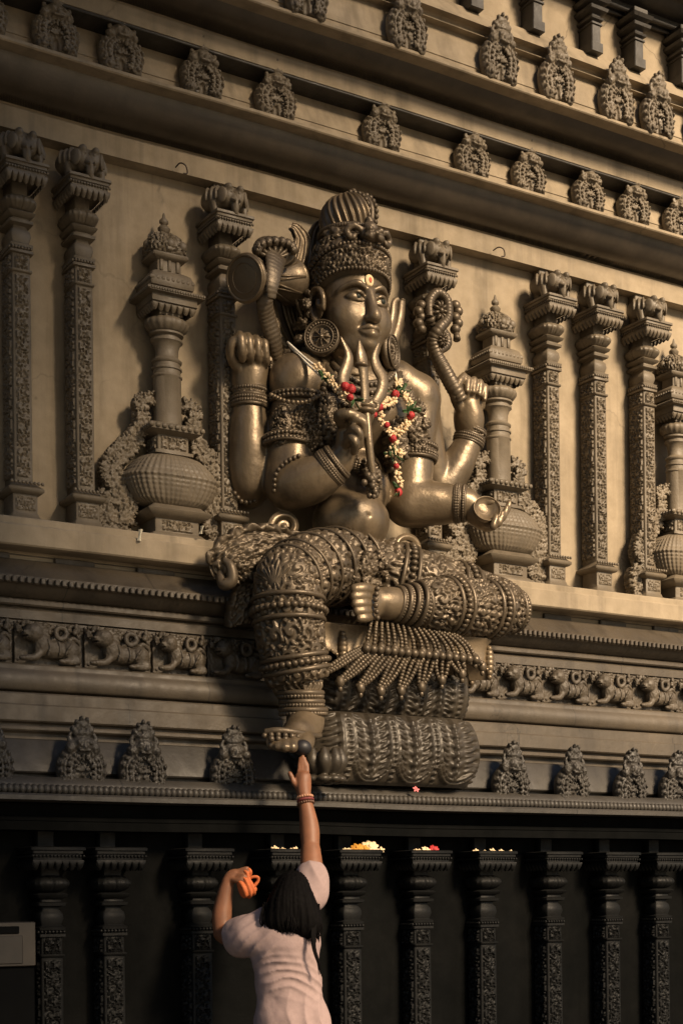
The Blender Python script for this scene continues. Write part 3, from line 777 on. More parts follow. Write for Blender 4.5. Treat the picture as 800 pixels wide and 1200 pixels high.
# ------------------------------------------------------------------ vase pilasters
def vase_parts(H):
    k = H / 1.72; P = {}
    b = MB()
    b.sqlathe(0, -.13, .12, .12, [(.03, -.002), (.03, .012), (.01, .03), (0, .034), (0, .1), (.02, .105), (.05, .125), (.055, .14), (.03, .15), (.01, .17)], .006)
    carved_face(b, (-.085, -.2505, .04), (1, 0, 0), (0, 0, 1), (0, -1, 0), .17, .055, .012, 4, .05)
    P['base'] = b
    p = MB(); pr = catmull([(.1, .165, 0), (.13, .17, 0), (.19, .2, 0), (.232, .265, 0), (.24, .305, 0), (.222, .35, 0), (.165, .41, 0), (.115, .435, 0), (.105, .44, 0)], 9)[:, :2]
    p.lathe(pr, 200, (0, -.13), 3.0, sy=.72, disp=lambda t, z, r: (.007 * np.abs(np.sin(t * 26)) + .007 * (.5 + .5 * np.sin(z * 290)) * (np.abs(np.sin(t * 26)) > .6) + .014 * np.exp(-((z - .315) / .012) ** 2)) * ss(.12, .18, r))
    P['pot'] = p
    n = MB(); n.sqlathe(0, -.12, .085, .085, [(.02, .435), (.02, .45), (0, .455), (0, .53), (.02, .535), (.055, .545), (.06, .575), (.03, .585), (.0, .59)], .006)
    carved_face(n, (-.07, -.2055, .46), (1, 0, 0), (0, 0, 1), (0, -1, 0), .14, .065, .012, 6, .055); carved_face(n, (-.0855, -.05, .46), (0, -1, 0), (0, 0, 1), (-1, 0, 0), .14, .065, .012, 7, .055)
    for j in range(9): n.balls([(-.14 + .28 * j / 8, -.265, .562)], .014, 7, 5); n.balls([(-.143, -.0 - .26 * j / 8, .562)], .014, 7, 5)
    P['neck'] = n
    s = MB(); z = .585
    pr = [(.074, z), (.074, z + .25), (.08, z + .255), (.08, z + .262), (.072, z + .268), (.072, z + .29), (.08, z + .294), (.08, z + .302), (.07, z + .306), (.07, z + .325), (.078, z + .33), (.08, z + .34), (.066, z + .35), (.06, z + .36), (.062, z + .4), (.072, z + .425), (.085, z + .435), (.085, z + .447), (.07, z + .45), (.07, z + .46), (.09, z + .468), (.09, z + .478), (.06, z + .482)]
    s.lathe(pr, 40, (0, -.12)); P['shaft'] = s
    z += .48
    c = MB(); pr = catmull([(.06, z, 0), (.085, z + .004, 0), (.11, z + .03, 0), (.108, z + .055, 0), (.075, z + .075, 0), (.06, z + .08, 0)], 5)[:, :2]
    c.lathe(pr, 72, (0, -.12), disp=lambda t, zz, r: .006 * np.abs(np.sin(t * 9)) * (r > .07)); P['cushion'] = c
    z += .08
    a = MB(); a.sqlathe(0, -.13, .125, .125, [(-.06, z - .005), (-.06, z + .035), (-.03, z + .037), (0, z + .04), (.0, z + .075), (.03, z + .08), (.032, z + .1), (.0, z + .106), (-.03, z + .107)], .005)
    t = MB(); scallop_skirt(t, .12, .12, z + .0, z + .042, 7); a.join(t, t=(0, -.12, 0))
    for j in range(22): a.balls([(-.15 + .3 * j / 21, -.286, z + .09), (-.157, -.286 + .27 * j / 21, z + .09)], .008, 6, 4)
    P['abacus'] = a; z += .105
    h = MB()
    h.sqlathe(0, -.11, .085, .085, [(.0, z), (.0, z + .02), (.03, z + .025), (.035, z + .04), (.032, z + .07), (.02, z + .095), (-.005, z + .11), (-.02, z + .112), (-.02, z + .17), (.0, z + .175), (.012, z + .185), (.012, z + .2), (-.015, z + .205)], .006)
    for sx in (-.045, 0, .045): h.box((sx - .009, -.185, z + .115), (sx + .009, -.17, z + .172), .003)
    for j in range(9): h.balls([(-.11 + .22 * j / 8, -.222, z + .06), (-.115, -.0 - .22 * j / 8, z + .06)], .013, 7, 5)
    zz = z + .205
    pr = catmull([(.075, zz, 0), (.092, zz + .015, 0), (.092, zz + .05, 0), (.07, zz + .095, 0), (.035, zz + .12, 0), (.02, zz + .128, 0)], 6)[:, :2]
    h.lathe(pr, 90, (0, -.1), 3.2, disp=lambda t, y, r: .014 * scroll(t * .09, y, .045, 3, 1.2) * (r > .03))
    for dx, dy in ((0, -.19), (-.09, -.1), (.07, -.18)): h.balls([(dx, dy, zz + .05)], .026, 10, 7)
    P['crowning_shrine'] = h
    f = MB(); f.lathe([(.012, zz + .12), (.03, zz + .135), (.034, zz + .15), (.022, zz + .163), (.012, zz + .168), (.024, zz + .178), (.024, zz + .19), (.01, zz + .205), (.004, zz + .23)], 18, (0, -.1)); P['finial'] = f
    zt = zz + .23
    sc = H / zt
    for sx in (-1, 1):
        g = SDF((-.46 if sx < 0 else .02, -.2, -.02), (-.02 if sx < 0 else .46, .02, .78), .0065)
        path = catmull([(sx * .1, -.1, .72), (sx * .15, -.1, .69), (sx * .14, -.09, .6), (sx * .19, -.08, .5), (sx * .27, -.08, .41), (sx * .31, -.08, .32), (sx * .27, -.08, .23), (sx * .245, -.08, .15), (sx * .28, -.08, .07), (sx * .335, -.08, .09), (sx * .34, -.08, .16), (sx * .295, -.085, .17)], 5)
        r_ = random.Random(3 + sx)
        for i, p in enumerate(path):
            rr = .034 + .026 * ss(0, len(path) * .5, i); g.ell(p, (rr, rr * .9, rr), .006)
            if i + 1 < len(path):
                tn = path[i + 1] - p; tn /= np.linalg.norm(tn) + 1e-9; side = np.cross(tn, (0, 1, 0))
                for sd_ in (-1, 1):
                    dv = -tn * .7 + side * sd_ * .75 + np.array((0, -.35, 0)); dv /= np.linalg.norm(dv)
                    g.ell(p + dv * rr * (.6 + .3 * r_.random()) + np.array((0, -rr * .6, 0)), (rr * .62, rr * .4, rr * .3), .003, basis(np.cross(dv, (0, 1.0, .2)), dv))
                g.ell(p + np.array((0, -rr * 1.0, 0)), (rr * .34,) * 3, .003)
        for a_ in np.linspace(0, 6.28, 11)[:-1]: g.ell((sx * .295 + math.cos(a_) * .085, -.09, .115 + math.sin(a_) * .085), (.026, .025, .026), .004)
        g.ell((sx * .295, -.12, .115), (.04, .03, .04), .006)
        P['garland_relief%d' % sx] = g.mesh(disp=lambda V, N: (scroll(V[:, 0] + 3, V[:, 2] + 3, .042, 2, 1.3) - .6) * .016)
    return P, sc
def vase_obj(H, mat):
    P, sc = vase_parts(H); S = np.eye(3) * sc; S[1, 1] = .78; S[0, 0] = sc
    root = MB().join(P['pot'], S).build('vase_pilaster', mat, wall, origin=(0, 0, 0))
    for nm in P:
        if nm == 'pot': continue
        o = MB().join(P[nm], S).build('garland_relief' if nm.startswith('garland') else nm, mat, None, sharp=None if nm.startswith('garl') else 45); o.parent = root
    return root
vz = at(197, 620, -.12); vtop = at(190, 248, -.1)
vs = vase_obj(vtop[2] - zfl, M_CARVED)
for i, (px, py) in enumerate([(200, 624), (588, 676), (797, 701)]):
    x = at(px, py, -.12)[0]; o = vs if i == 0 else copy_tree(vs)
    o.location = tuple(np.array((x, -.006, zfl + .002)) - w0)

# ------------------------------------------------------------------ the same order carried on beyond both borders of the photograph
def more(src, X, Y, Z): o = copy_tree(src, loc=np.array((X, Y, Z)) - w0); o.parent = wall; return o
def last_x(px, py, Y): return at(px, py, Y)[0]
xv = last_x(797, 701, -.12); xq = last_x(27, 606, -.12)
for d in (1.05, 1.6, 2.15, 3.75, 4.3, 4.85): more(pil, xv + d, -.006, zfl + .002)
for d in (2.95,): more(vs, xv + d, -.006, zfl + .002)
for d in (-.45, -1.7): more(pil, xq + d, -.006, zfl + .002)
more(vs, xq - 1.05, -.006, zfl + .002)
xl = last_x(832, 1120, -.5); xf = last_x(62, 1120, -.5)
for k in range(1, 8): more(pl, xl + .52 * k, -.376, 0)
for k in range(1, 5): more(pl, xf - .42 * k, -.376, 0)
for lst, Y, a_foot, mat, sc, zk, st_ in ((K_LOW, -.50, 931, M_LOW, 1.0, 1.08, .47), (K_MID, -.285, 48, M_CARVED, .98, .9, .55), (K_TOP, -.53, -96, M_CARVED, 1.02, 1.08, .55)):
    xa = at(*lst[-1], Y)[0]; xb = at(*lst[0], Y)[0]
    for k in range(1, 7): more(k_obj[(mat.name, k % 4, sc, zk)], xa + st_ * k, Y, zl(a_foot, Y))
    for k in range(1, 4): more(k_obj[(mat.name, k % 4, sc, zk)], xb - st_ * k, Y, zl(a_foot, Y))
lo_ = lion_o[M_COURSE.name]; xa = at(838, 770, -.25)[0]; xb = at(-62, 770, -.25)[0]
for k in range(8):
    o = more(lo_, xa + .2 + .4 * k, -.262, zfr0 + .004); o.scale = (1.02, .8, lo_.scale[2])
for k in range(4):
    o = more(lo_, xb - .2 - .4 * k, -.262, zfr0 + .004); o.scale = (1.02, .8, lo_.scale[2])
xg = at(840, 95, -.4)[0]
for k in range(1, 7): more(sp, xg + .62 * k, -.355, zg0)
# ------------------------------------------------------------------ the seated statue
P = at
def rp(px): return px / 228.0
SROOT = P(405, 760, -.4)
statue = empty('deity_statue', SROOT, 'huge dark bronze-coloured four-armed seated deity statue with tall crown, one leg hanging down', 'statue')
def st(mb, name, mat=None, parent=None, label=None, **k):
    o = mb.build(name, mat or M_STATUE, parent or statue, **k)
    if label: o['label'] = label
    return o

# ---- body: torso, neck, four arms and hands in one surface
lo = P(250, 720, -.1); hi = P(640, 380, -.2)
s = SDF((lo[0] - .1, -.92, lo[2]), (hi[0] + .15, .06, hi[2] + .05), .0088)
s.ell(P(420, 478, -.26), (.255, .2, .25), .05)                       # chest
s.ell(P(397, 478, -.37), (.12, .08, .1), .05); s.ell(P(452, 486, -.37), (.12, .08, .1), .05)
s.ell(P(414, 570, -.25), (.2, .17, .2), .06)
s.ell(P(411, 612, -.33), (.205, .185, .165), .05)                    # belly
s.ell(P(410, 668, -.25), (.3, .22, .14), .06)
s.cap(P(421, 435, -.27), P(420, 392, -.31), .115, .1, .04)
s.ell(P(352, 452, -.25), (.15, .15, .15), .05); s.ell(P(486, 468, -.25), (.14, .14, .14), .05)
s.cap(P(385, 440, -.24), P(462, 448, -.24), .12, .12, .06)           # trapezius
# front right arm
s.chain([P(350, 455, -.26), P(342, 510, -.27), P(338, 568, -.32)], [.125, .115, .112], .03)
s.chain([P(338, 570, -.32), P(368, 562, -.43), P(398, 541, -.52)], [.116, .1, .068], .03)
s.cap(P(398, 541, -.52), P(408, 520, -.56), .06, .062, .02)
s.ell(P(407, 512, -.56), (.062, .05, .075), .02)
# rear right arm (upright forearm)
s.chain([P(350, 450, -.16), P(318, 520, -.13), P(292, 575, -.12)], [.11, .1, .095], .03)
s.chain([P(292, 566, -.15), P(291, 520, -.17), P(292, 468, -.17)], [.103, .098, .078], .02)
s.chain([P(292, 468, -.17), P(292, 440, -.18), P(294, 412, -.18)], [.075, .09, .075], .02)
# rear left arm
s.chain([P(488, 470, -.18), P(500, 540, -.15), P(512, 583, -.14)], [.11, .1, .085], .03)
s.chain([P(512, 580, -.15), P(532, 550, -.18), P(551, 514, -.21)], [.098, .09, .066], .02)
s.chain([P(551, 514, -.21), P(549, 492, -.22), P(548, 474, -.23)], [.06, .078, .066], .015)
# front left arm
s.chain([P(486, 472, -.25), P(482, 540, -.27), P(478, 592, -.3)], [.12, .11, .108], .03)
s.chain([P(478, 592, -.3), P(515, 590, -.38), P(548, 590, -.47)], [.112, .1, .07], .03)
s.chain([P(548, 590, -.47), P(560, 602, -.5), P(572, 612, -.52)], [.058, .062, .05], .015)
# fingers: right front hand pinching the trident shaft
def fing(pts, r): s.chain([P(*p) for p in pts], np.linspace(r, r * .72, len(pts)), .007, 3)
fing([(402, 498, -.58), (397, 488, -.62), (408, 485, -.66), (424, 490, -.66)], .03)       # index over the top
fing([(412, 500, -.62), (416, 492, -.66), (426, 496, -.68), (427, 510, -.665)], .026)
fing([(409, 510, -.62), (414, 503, -.67), (421, 508, -.69), (421, 522, -.66)], .025)
fing([(406, 520, -.61), (411, 514, -.66), (416, 520, -.675), (414, 530, -.64)], .023)
fing([(414, 518, -.54), (424, 505, -.56), (432, 492, -.6), (434, 485, -.62)], .025)       # thumb behind
# right rear hand: curled down, holding the cobra and the drum between fingers
s.ell(P(291, 410, -.19), (.08, .055, .085), .02)
for k, x in enumerate((279, 288.5, 298, 307)):
    fing([(x + 1, 408 + k, -.2), (x + 1, 394 + 1.5 * k, -.25), (x + 3, 396 + 2 * k, -.3), (x + 4.5, 410 + 2.5 * k, -.3), (x + 5, 421 + 2 * k, -.27)], .025 - .001 * k)
fing([(280, 434, -.21), (271, 418, -.24), (271, 404, -.27), (277, 397, -.28)], .026)
# left rear hand
fing([(538, 478, -.24), (532, 464, -.27), (536, 450, -.29), (543, 440, -.28)], .027)      # thumb
for k, (dx, top) in enumerate([(546, 444), (553, 445), (560, 448), (566, 454)]):
    fing([(dx - 2, 476, -.25), (dx, 458, -.29), (dx + 2, top, -.29), (dx + 1, top + 14, -.31)], .022)
# left front hand, open, palm up under the bowl
for k, (ex, ey) in enumerate([(596, 597), (593, 603), (588, 609), (581, 613)]):
    fing([(566, 606 + 2 * k, -.53), (577, 611 + 1.6 * k, -.57 - .01 * k), (ex - 4, ey + 4, -.6 - .01 * k), (ex, ey - 8, -.6 - .01 * k)], .021)
fing([(557, 596, -.5), (566, 590, -.54), (578, 588, -.58)], .023)
# navel and creases
s.ell(P(433, 603, -.52), (.011, .022, .007), .005, sub=True)
mb = s.mesh(disp=lambda V, N: (vnoise(V * 14, 4) - .5) * .006)
body = st(mb, 'body')

def bead_ring(m, fr, t, n, r, k=1.03, flat=None): m.balls(ringpts(fr, t, n, k, flat=flat), r, 8, 6)
def cuff(pa, pb, ra, rb, name='bracelet', rings=3, beads=True, cell=.045, parent=None, seed=0):
    "a carved cuff round a limb between two points"
    m = MB(); pa = np.array(pa); pb = np.array(pb); Lc = np.linalg.norm(pb - pa)
    m.tube([pa, (pa + pb) / 2, pb], [ra, (ra + rb) / 2, rb], 110, 12, disp=lambda t, L, r: .012 * scroll(t * r + seed, L, cell, seed, 1.3) * ss(0, .01, L) * ss(0, .01, Lc - L))
    fr = frames([pa, pb], [ra, rb], 20)
    for k in range(rings):
        t = k / (rings - 1); i = int(t * 20); c = fr[0][i]
        ring = ringpts(fr, t, 40, 1.06)
        m.tube(ring, .0105, 6, 1, closed=True)
        if beads: m.balls(ringpts(fr, min(1, max(0, t + (.14 if t < .5 else -.14))), 44, 1.08), .0115, 7, 5)
    return st(m, name, M_STATUE2)
cuff(P(292, 478, -.17), P(292, 456, -.17), .086, .083)
cuff(P(548, 519, -.2), P(553, 503, -.215), .074, .07, seed=2)
cuff(P(384, 550, -.48), P(396, 540, -.52), .088, .08, seed=3)
cuff(P(533, 590, -.43), P(545, 590, -.465), .089, .082, seed=4)
cuff(P(337, 527, -.285), P(337, 519, -.28), .125, .126, 'armlet', 2, seed=5)
cuff(P(349, 474, -.265), P(349, 468, -.265), .142, .146, 'armlet', 2, seed=6)
cuff(P(482, 540, -.27), P(482, 524, -.27), .122, .124, 'armlet', 3, seed=7)
def plate(c, r, nrm, up, name, seed=0, cell=.05, amp=.02, spiky=0, mat=None, parent=None):
    "a carved boss, bulging, with a beaded edge"
    n = np.array(nrm, float); n /= np.linalg.norm(n); u = np.array(up, float); u -= n * (u @ n); u /= np.linalg.norm(u); w = np.cross(u, n)
    m = MB(); nr, nt = 26, 96
    rr = np.linspace(0.02, 1, nr)[:, None]; th = np.linspace(0, 2 * np.pi, nt, endpoint=False)[None]
    ed = 1 + spiky * np.abs(np.sin(th * 6)); x = rr * np.cos(th) * r[0] * ed; y = rr * np.sin(th) * r[1] * ed
    z = r[2] * np.sqrt(np.maximum(0, 1 - rr ** 2)) + amp * scroll(x + 3, y + 3, cell, seed, 1.3) * ss(1.0, .85, rr)
    G = np.array(c) + x[..., None] * w + y[..., None] * u + z[..., None] * n
    m.grid(G, cv=True)
    ring = np.array(c) + (np.cos(th[0]) * r[0] * ed[0])[:, None] * w + (np.sin(th[0]) * r[1] * ed[0])[:, None] * u
    k = max(1, nt // int(2 * np.pi * max(r[0], r[1]) / .026)); m.balls(ring[::k], .0125, 7, 5)
    return st(m, name, mat or M_STATUE2, parent)
plate(P(357, 500, -.375), (.085, .125, .03), (-.35, -1, .05), (0, 0, 1), 'arm_ornament', 1)
plate(P(331, 502, -.335), (.06, .12, .03), (-1, -.5, .05), (0, 0, 1), 'arm_ornament', 2)
# beads edging the rear forearm and the front elbow
m = MB(); m.balls(along([P(309, 556, -.19), P(307, 575, -.19), P(298, 587, -.19), P(284, 588, -.19), P(275, 578, -.19)], .026), .0125); st(m, 'bead_string', M_STATUE2)
m = MB(); m.balls(along([P(321, 575, -.36), P(323, 556, -.4), P(334, 542, -.42), P(350, 534, -.43)], .026), .0125); st(m, 'bead_string', M_STATUE2)
# shoulder guard
m = MB(); m.ell(P(351, 450, -.28), (.165, .14, .16), rot((0, 1, 0), R(10)), 40, 24); fr = along([P(318, 463, -.33), P(335, 470, -.42), P(356, 471, -.44), P(376, 462, -.42), P(386, 445, -.36), P(384, 428, -.33)], .024)
m.balls(fr, .0125); st(m, 'shoulder_guard')

# ---- neck and chest ornaments
def on_body(px, py, Y): return P(px, py, Y)
m = MB()
for k, (dy, r) in enumerate([(0, .016), (9, .02), (19, .016), (29, .014)]):
    w_ = 38 + k * 7; path = [P(424 - w_, 420 + dy * .6, -.3), P(424 - w_ * .75, 432 + dy, -.405), P(428 - w_ * .3, 446 + dy, -.455), P(434, 449 + dy, -.46), P(436 + w_ * .45, 443 + dy, -.43), P(428 + w_, 426 + dy * .6, -.3)]
    m.tube(path, r, 10, 6); m.balls(along(path, .03) + np.array((0, -.012, -.012)), .014)
st(m, 'necklace', M_STATUE2)
m = MB()
for k in range(5):
    path = [P(380 + k * 5, 470 + k * 6, -.44), P(388 + k * 6, 500 + k * 5, -.45), P(404 + k * 5, 535 + k * 3, -.44), P(425 + k * 4, 560, -.42)]
    m.balls(along(path, .022), .011)
st(m, 'bead_string', M_STATUE2); m = MB()
path = [P(380, 450, -.42), P(374, 490, -.42), P(378, 530, -.4), P(386, 560, -.38)]; m.balls(along(path, .028), .016)
st(m, 'bead_string', M_STATUE2)
def curlmass(pts, rad, seed, name='hair_lock', mat=None, h=.0075, cell=.05, amp=.016, parent=None):
    Pts = np.array([P(*p) for p in pts]); rr = max(rad) + .04
    q = SDF(Pts.min(0) - rr, Pts.max(0) + rr, h); q.chain(Pts, rad, .02)
    r_ = random.Random(seed); C = catmull(Pts, 6)
    for i, c in enumerate(C):
        R_ = np.interp(i / (len(C) - 1), np.linspace(0, 1, len(rad)), rad)
        for j in range(3): q.ell(c + np.array([r_.uniform(-.8, .8) * R_, -R_ * r_.uniform(.3, .9), r_.uniform(-.8, .8) * R_]), (R_ * r_.uniform(.25, .42),) * 3, .005)
    return st(q.mesh(disp=lambda V, N: (scroll(V[:, 0] + 2, V[:, 2] + 2, cell, seed, 1.5) - .5) * amp), name, mat or M_STATUE2, parent)
curlmass([(472, 468, -.33), (480, 500, -.34), (485, 530, -.32), (488, 552, -.3)], [.06, .075, .07, .05], 3)
curlmass([(460, 500, -.42), (463, 525, -.42), (458, 548, -.4)], [.05, .055, .03], 5)
curlmass([(327, 470, -.16), (318, 500, -.17), (316, 530, -.16)], [.05, .055, .04], 6)
curlmass([(386, 470, -.42), (384, 500, -.41), (390, 530, -.38)], [.035, .045, .03], 8)
curlmass([(430, 545, -.5), (436, 560, -.5), (440, 575, -.46)], [.03, .035, .02], 9)
curlmass([(316, 432, -.14), (330, 424, -.15), (345, 416, -.16)], [.035, .04, .04], 10)

# ---- belt under the belly, hanging girdle
m = MB()
for k in range(4):
    path = [P(363, 628 + k * 7, -.3), P(378, 644 + k * 7, -.44), P(402, 657 + k * 6, -.52), P(424, 660 + k * 6, -.52), P(446, 648 + k * 6, -.47), P(460, 634 + k * 6, -.36)]
    m.tube(path, .014 if k % 2 else .02, 8, 6)
    if k % 2 == 0: m.balls(along(path, .03) + np.array((0, -.015, 0)), .0155)
st(m, 'girdle', M_STATUE2)
q = SDF(P(400, 712, -.7) - np.array((.05, .0, .02)), P(455, 640, -.45) + np.array((.05, .15, .05)), .007)
r_ = random.Random(11)
for k in range(46):
    q.ell(P(r_.gauss(428, 9), r_.uniform(652, 690), -.56 - r_.random() * .05), (r_.uniform(.018, .034),) * 3, .006)
st(q.mesh(disp=lambda V, N: (scroll(V[:, 0], V[:, 2], .04, 4, 1.3) - .5) * .012), 'girdle_clasp', M_STATUE2)
# volutes beside the waist
def volute(c, Y, sx, r0, name='scroll_ornament'):
    m = MB(); c = np.array(c, float); pts = []; rad = []
    for t in np.linspace(0, 1, 26):
        a = R(200) - t * R(560); r = r0 * (1 - .82 * t); pts.append(P(c[0] + sx * r * math.cos(a), c[1] - r * math.sin(a), Y - .03 * t)); rad.append(rp(r0) * .3 * (1 - .5 * t))
    pts = [P(c[0] - sx * r0 * .7, c[1] + r0 * 1.9, Y + .05)] + pts; rad = [rp(r0) * .34] + rad
    m.tube(pts, rad, 12, 3, disp=lambda t, L, r: .006 * np.cos(t * 5)); m.balls([P(c[0], c[1], Y - .04)], rp(r0) * .24, 10, 8)
    return st(m, name, M_STATUE)
volute((333, 618), -.3, 1, 17); volute((474, 642), -.36, -1, 15)

# ---- legs
def sc_tube(pts, rad, cell, seed, amp=.02, n=250, steps=38, off=0):
    m = MB(); fr = m.tube(pts, rad, n, steps, disp=lambda t, L, r: amp * (scroll(t * .16 + off, L, cell, seed, 1.6) - .4) * ss(.03, .09, r))
    return m, fr
def band(m, fr, t, r=.02, k=1.04, n=34, double=True, w=.05):
    C = fr[0]; L = fr[4]; dt = w / L[-1]
    for q in ((t - dt / 2, t + dt / 2) if double else (t,)): m.tube(ringpts(fr, q, 48, k), .0125, 8, 1, closed=True)
    m.balls(ringpts(fr, t, n, k + .02), r, 8, 6, scale=(1, 1, .8))
# hanging leg
m, fr = sc_tube([P(424, 664, -.26), P(395, 664, -.4), P(365, 668, -.53), P(341, 680, -.62), P(326, 684, -.69), P(320, 686, -.725)], [.19, .185, .175, .165, .12, .02], .095, 1, .015)
for j in range(6):
    t = .12 + j * .1; m.tube(ringpts(fr, t, 60, 1.06), .009, 6, 1, closed=True)
thigh = st(m, 'leg', M_STATUE2)
m, fr = sc_tube([P(337, 668, -.62), P(337, 684, -.625), P(339, 735, -.635), P(344, 768, -.635), P(349, 798, -.63), P(349.5, 800, -.63)], [.09, .158, .162, .152, .142, .08], .095, 7, .015)
band(m, fr, .33, .021); band(m, fr, .66, .02); band(m, fr, .955, .02, 1.05, 40, False)
st(m, 'trouser_leg', M_STATUE2, thigh)
q = SDF(P(295, 895, -.95) - np.array((.05, .02, .0)), P(400, 790, -.5) + np.array((.1, .06, .0)), .0075)
q.chain([P(350, 790, -.63), P(354, 820, -.645), P(357, 838, -.65)], [.095, .082, .08], .02)
q.chain([P(359, 842, -.63), P(356, 852, -.7), P(348, 861, -.79)], [.085, .08, .07], .02)
q.ell(P(341, 866, -.8), (.115, .09, .05), .02)
for k, (x, y, r, d) in enumerate([(357, 872, .042, .02), (343, 873, .031, .03), (334, 873, .029, .02), (326, 872, .027, 0), (319, 870, .025, -.03)]):
    q.chain([P(x + 1, y - 8, -.78), P(x, y - 2, -.845 - d), P(x - .5, y + 3, -.89 - d)], [r, r * 1.05, r * .82], .008, 3)
foot = st(q.mesh(), 'foot', M_STATUE)
m = MB(); m.balls([P(354.5, 876, -.915)], .044, 14, 10, scale=(1, .9, .85)); st(m, 'big_toe', plain('worn_black_toe', (.016, .014, .015), .5, .2, 20, .05), foot, 'big toe worn smooth and black by touching')
m = MB(); m.tube([P(310, 858, -.82), P(325, 856, -.86), P(345, 858, -.875), P(365, 862, -.84), P(374, 862, -.78)], .016, 10, 6)
m.balls(along([P(310, 862, -.83), P(325, 861, -.875), P(345, 863, -.89), P(365, 866, -.855)], .03), .014)
for x in (318, 326, 334, 343): m.balls([P(x, 866, -.885)], .016)
st(m, 'toe_chain', M_STATUE2, foot)
for k, (y, r) in enumerate([(812, .104), (822, .1), (832, .108)]):
    m = MB(); c = P(352 + k * 1.6, y, -.645); th = np.linspace(0, 2 * np.pi, 40, endpoint=False)
    ring = c + np.stack([np.cos(th) * r, np.sin(th) * r, np.sin(th + .5) * .012], -1); m.tube(ring, .014, 10, 1, closed=True); m.balls(ring * 1.0 + np.array((0, 0, -.018)), .0125)
    st(m, 'anklet', M_STATUE2, thigh)
# folded leg: thigh behind, shin in front, foot sole towards the lane
m, fr = sc_tube([P(420, 668, -.26), P(462, 680, -.36), P(510, 692, -.42), P(560, 706, -.45), P(592, 714, -.46), P(607, 717, -.465), P(612, 718, -.465)], [.18, .185, .175, .16, .14, .085, .02], .1, 3, .014)
for t in (.2, .42): band(m, fr, t, .02)
fold = st(m, 'leg', M_STATUE2, label='folded leg in carved cloth, resting sideways on the seat')
m, fr = sc_tube([P(612, 717, -.47), P(604, 716, -.49), P(586, 715, -.51), P(555, 713, -.55), P(520, 710, -.59), P(495, 709, -.615), P(487, 709, -.62)], [.02, .09, .135, .148, .14, .12, .07], .09, 5, .015)
for t in (.2, .42, .64): band(m, fr, t, .019, 1.05, 36)
band(m, fr, .93, .017, 1.06, 34)
st(m, 'trouser_leg', M_STATUE2, fold)
q = SDF(P(405, 738, -.78) - np.array((.03, 0, 0)), P(500, 682, -.5) + np.array((.05, .03, .02)), .0065)
q.chain([P(492, 709, -.62), P(468, 708, -.635), P(448, 707, -.65)], [.085, .074, .078], .02)
q.ell(P(434, 706, -.665), (.075, .06, .088), .02)
for k in range(5):
    y = 690 + k * 8.6; r = [.029, .025, .024, .022, .02][k]; L = [20, 21, 20, 18, 15][k]
    q.chain([P(436, y + (706 - y) * .12, -.69), P(436 - L * .5, y, -.725), P(436 - L, y + .5, -.725)], [r * .95, r, r * .9], .006, 3)
f2 = st(q.mesh(), 'foot', M_STATUE)
m = MB()
for k, (x, r) in enumerate([(463, .084), (470, .092), (478, .1), (486, .112)]):
    c = P(x, 708, -.635); th = np.linspace(0, 2 * np.pi, 40, endpoint=False); ring = c + np.stack([np.sin(th) * .012, np.cos(th) * r, np.sin(th) * r], -1)
    m.tube(ring, .012, 8, 1, closed=True); m.balls(ring + np.array((.014, 0, 0)), .0115)
st(m, 'anklet', M_STATUE2, fold)
m = MB(); m.balls(along([P(442, 690, -.735), P(440, 705, -.745), P(442, 724, -.735)], .026), .014); st(m, 'toe_chain', M_STATUE2, f2)

# ---- cloth flourish at the hip
def ribbon(rows, name, thick=.02, amp=.016, cell=.07, seed=0, frill=0, mat=None):
    "rows: (centre, half width vector) along the band"
    C = catmull([r[0] for r in rows], 14); Wv = catmull([r[1] for r in rows], 14); nu = len(C); nv = 40
    v = np.linspace(-1, 1, nv); T = np.gradient(C, axis=0); N = np.cross(T, Wv); N /= np.linalg.norm(N, axis=1, keepdims=True)
    if N[:, 1].mean() > 0: N = -N
    L = np.concatenate([[0], np.cumsum(np.linalg.norm(np.diff(C, axis=0), axis=1))])
    wl = np.linalg.norm(Wv, axis=1)
    U = np.repeat(L[:, None], nv, 1); Vv = v[None] * wl[:, None]
    h = amp * scroll(U + 2, Vv + 2, cell, seed, 1.4) + .03 * (1 - v[None] ** 2) + .014 * (np.abs(v)[None] > .86)
    fr_ = 1 + frill * np.abs(np.sin(U / .06 * math.pi)) * (np.abs(v)[None] > .9)
    Pn = C[:, None] + Wv[:, None] * (v[None] * fr_)[..., None] + N[:, None] * h[..., None]
    Bk = C[:, None] + Wv[:, None] * (v[None] * fr_)[..., None] - N[:, None] * thick
    G = np.concatenate([Pn, Bk[:, ::-1]], 1)
    m = MB(); m.grid(G, cv=True, capu=True); return st(m, name, mat or M_STATUE2)
A_ = lambda *p: np.array(P(*p))
ribbon([(P(372, 640, -.36), A_(0, 10, 0) * 0 + np.array((0, -.02, .05))), (P(345, 643, -.42), np.array((0, -.02, .07))), (P(312, 643, -.46), np.array((-.01, -.02, .1))), (P(284, 650, -.47), np.array((-.05, 0, .1))), (P(265, 664, -.45), np.array((-.08, .02, .05))), (P(266, 680, -.42), np.array((-.05, .02, .01)))], 'sash', .03, .02, .06, 1, .2)
ribbon([(P(318, 655, -.42), np.array((.08, 0, .04))), (P(300, 680, -.42), np.array((.1, 0, .03))), (P(290, 705, -.41), np.array((.095, 0, .02))), (P(281, 731, -.38), np.array((.07, 0, .02)))], 'sash', .03, .018, .07, 2, .05)
m = MB(); m.tube([P(258, 668, -.44), P(262, 684, -.47), P(272, 680, -.5), P(270, 664, -.5), P(262, 655, -.48)], [.02, .03, .03, .025, .015], 10, 6); st(m, 'scroll_ornament', M_STATUE2)

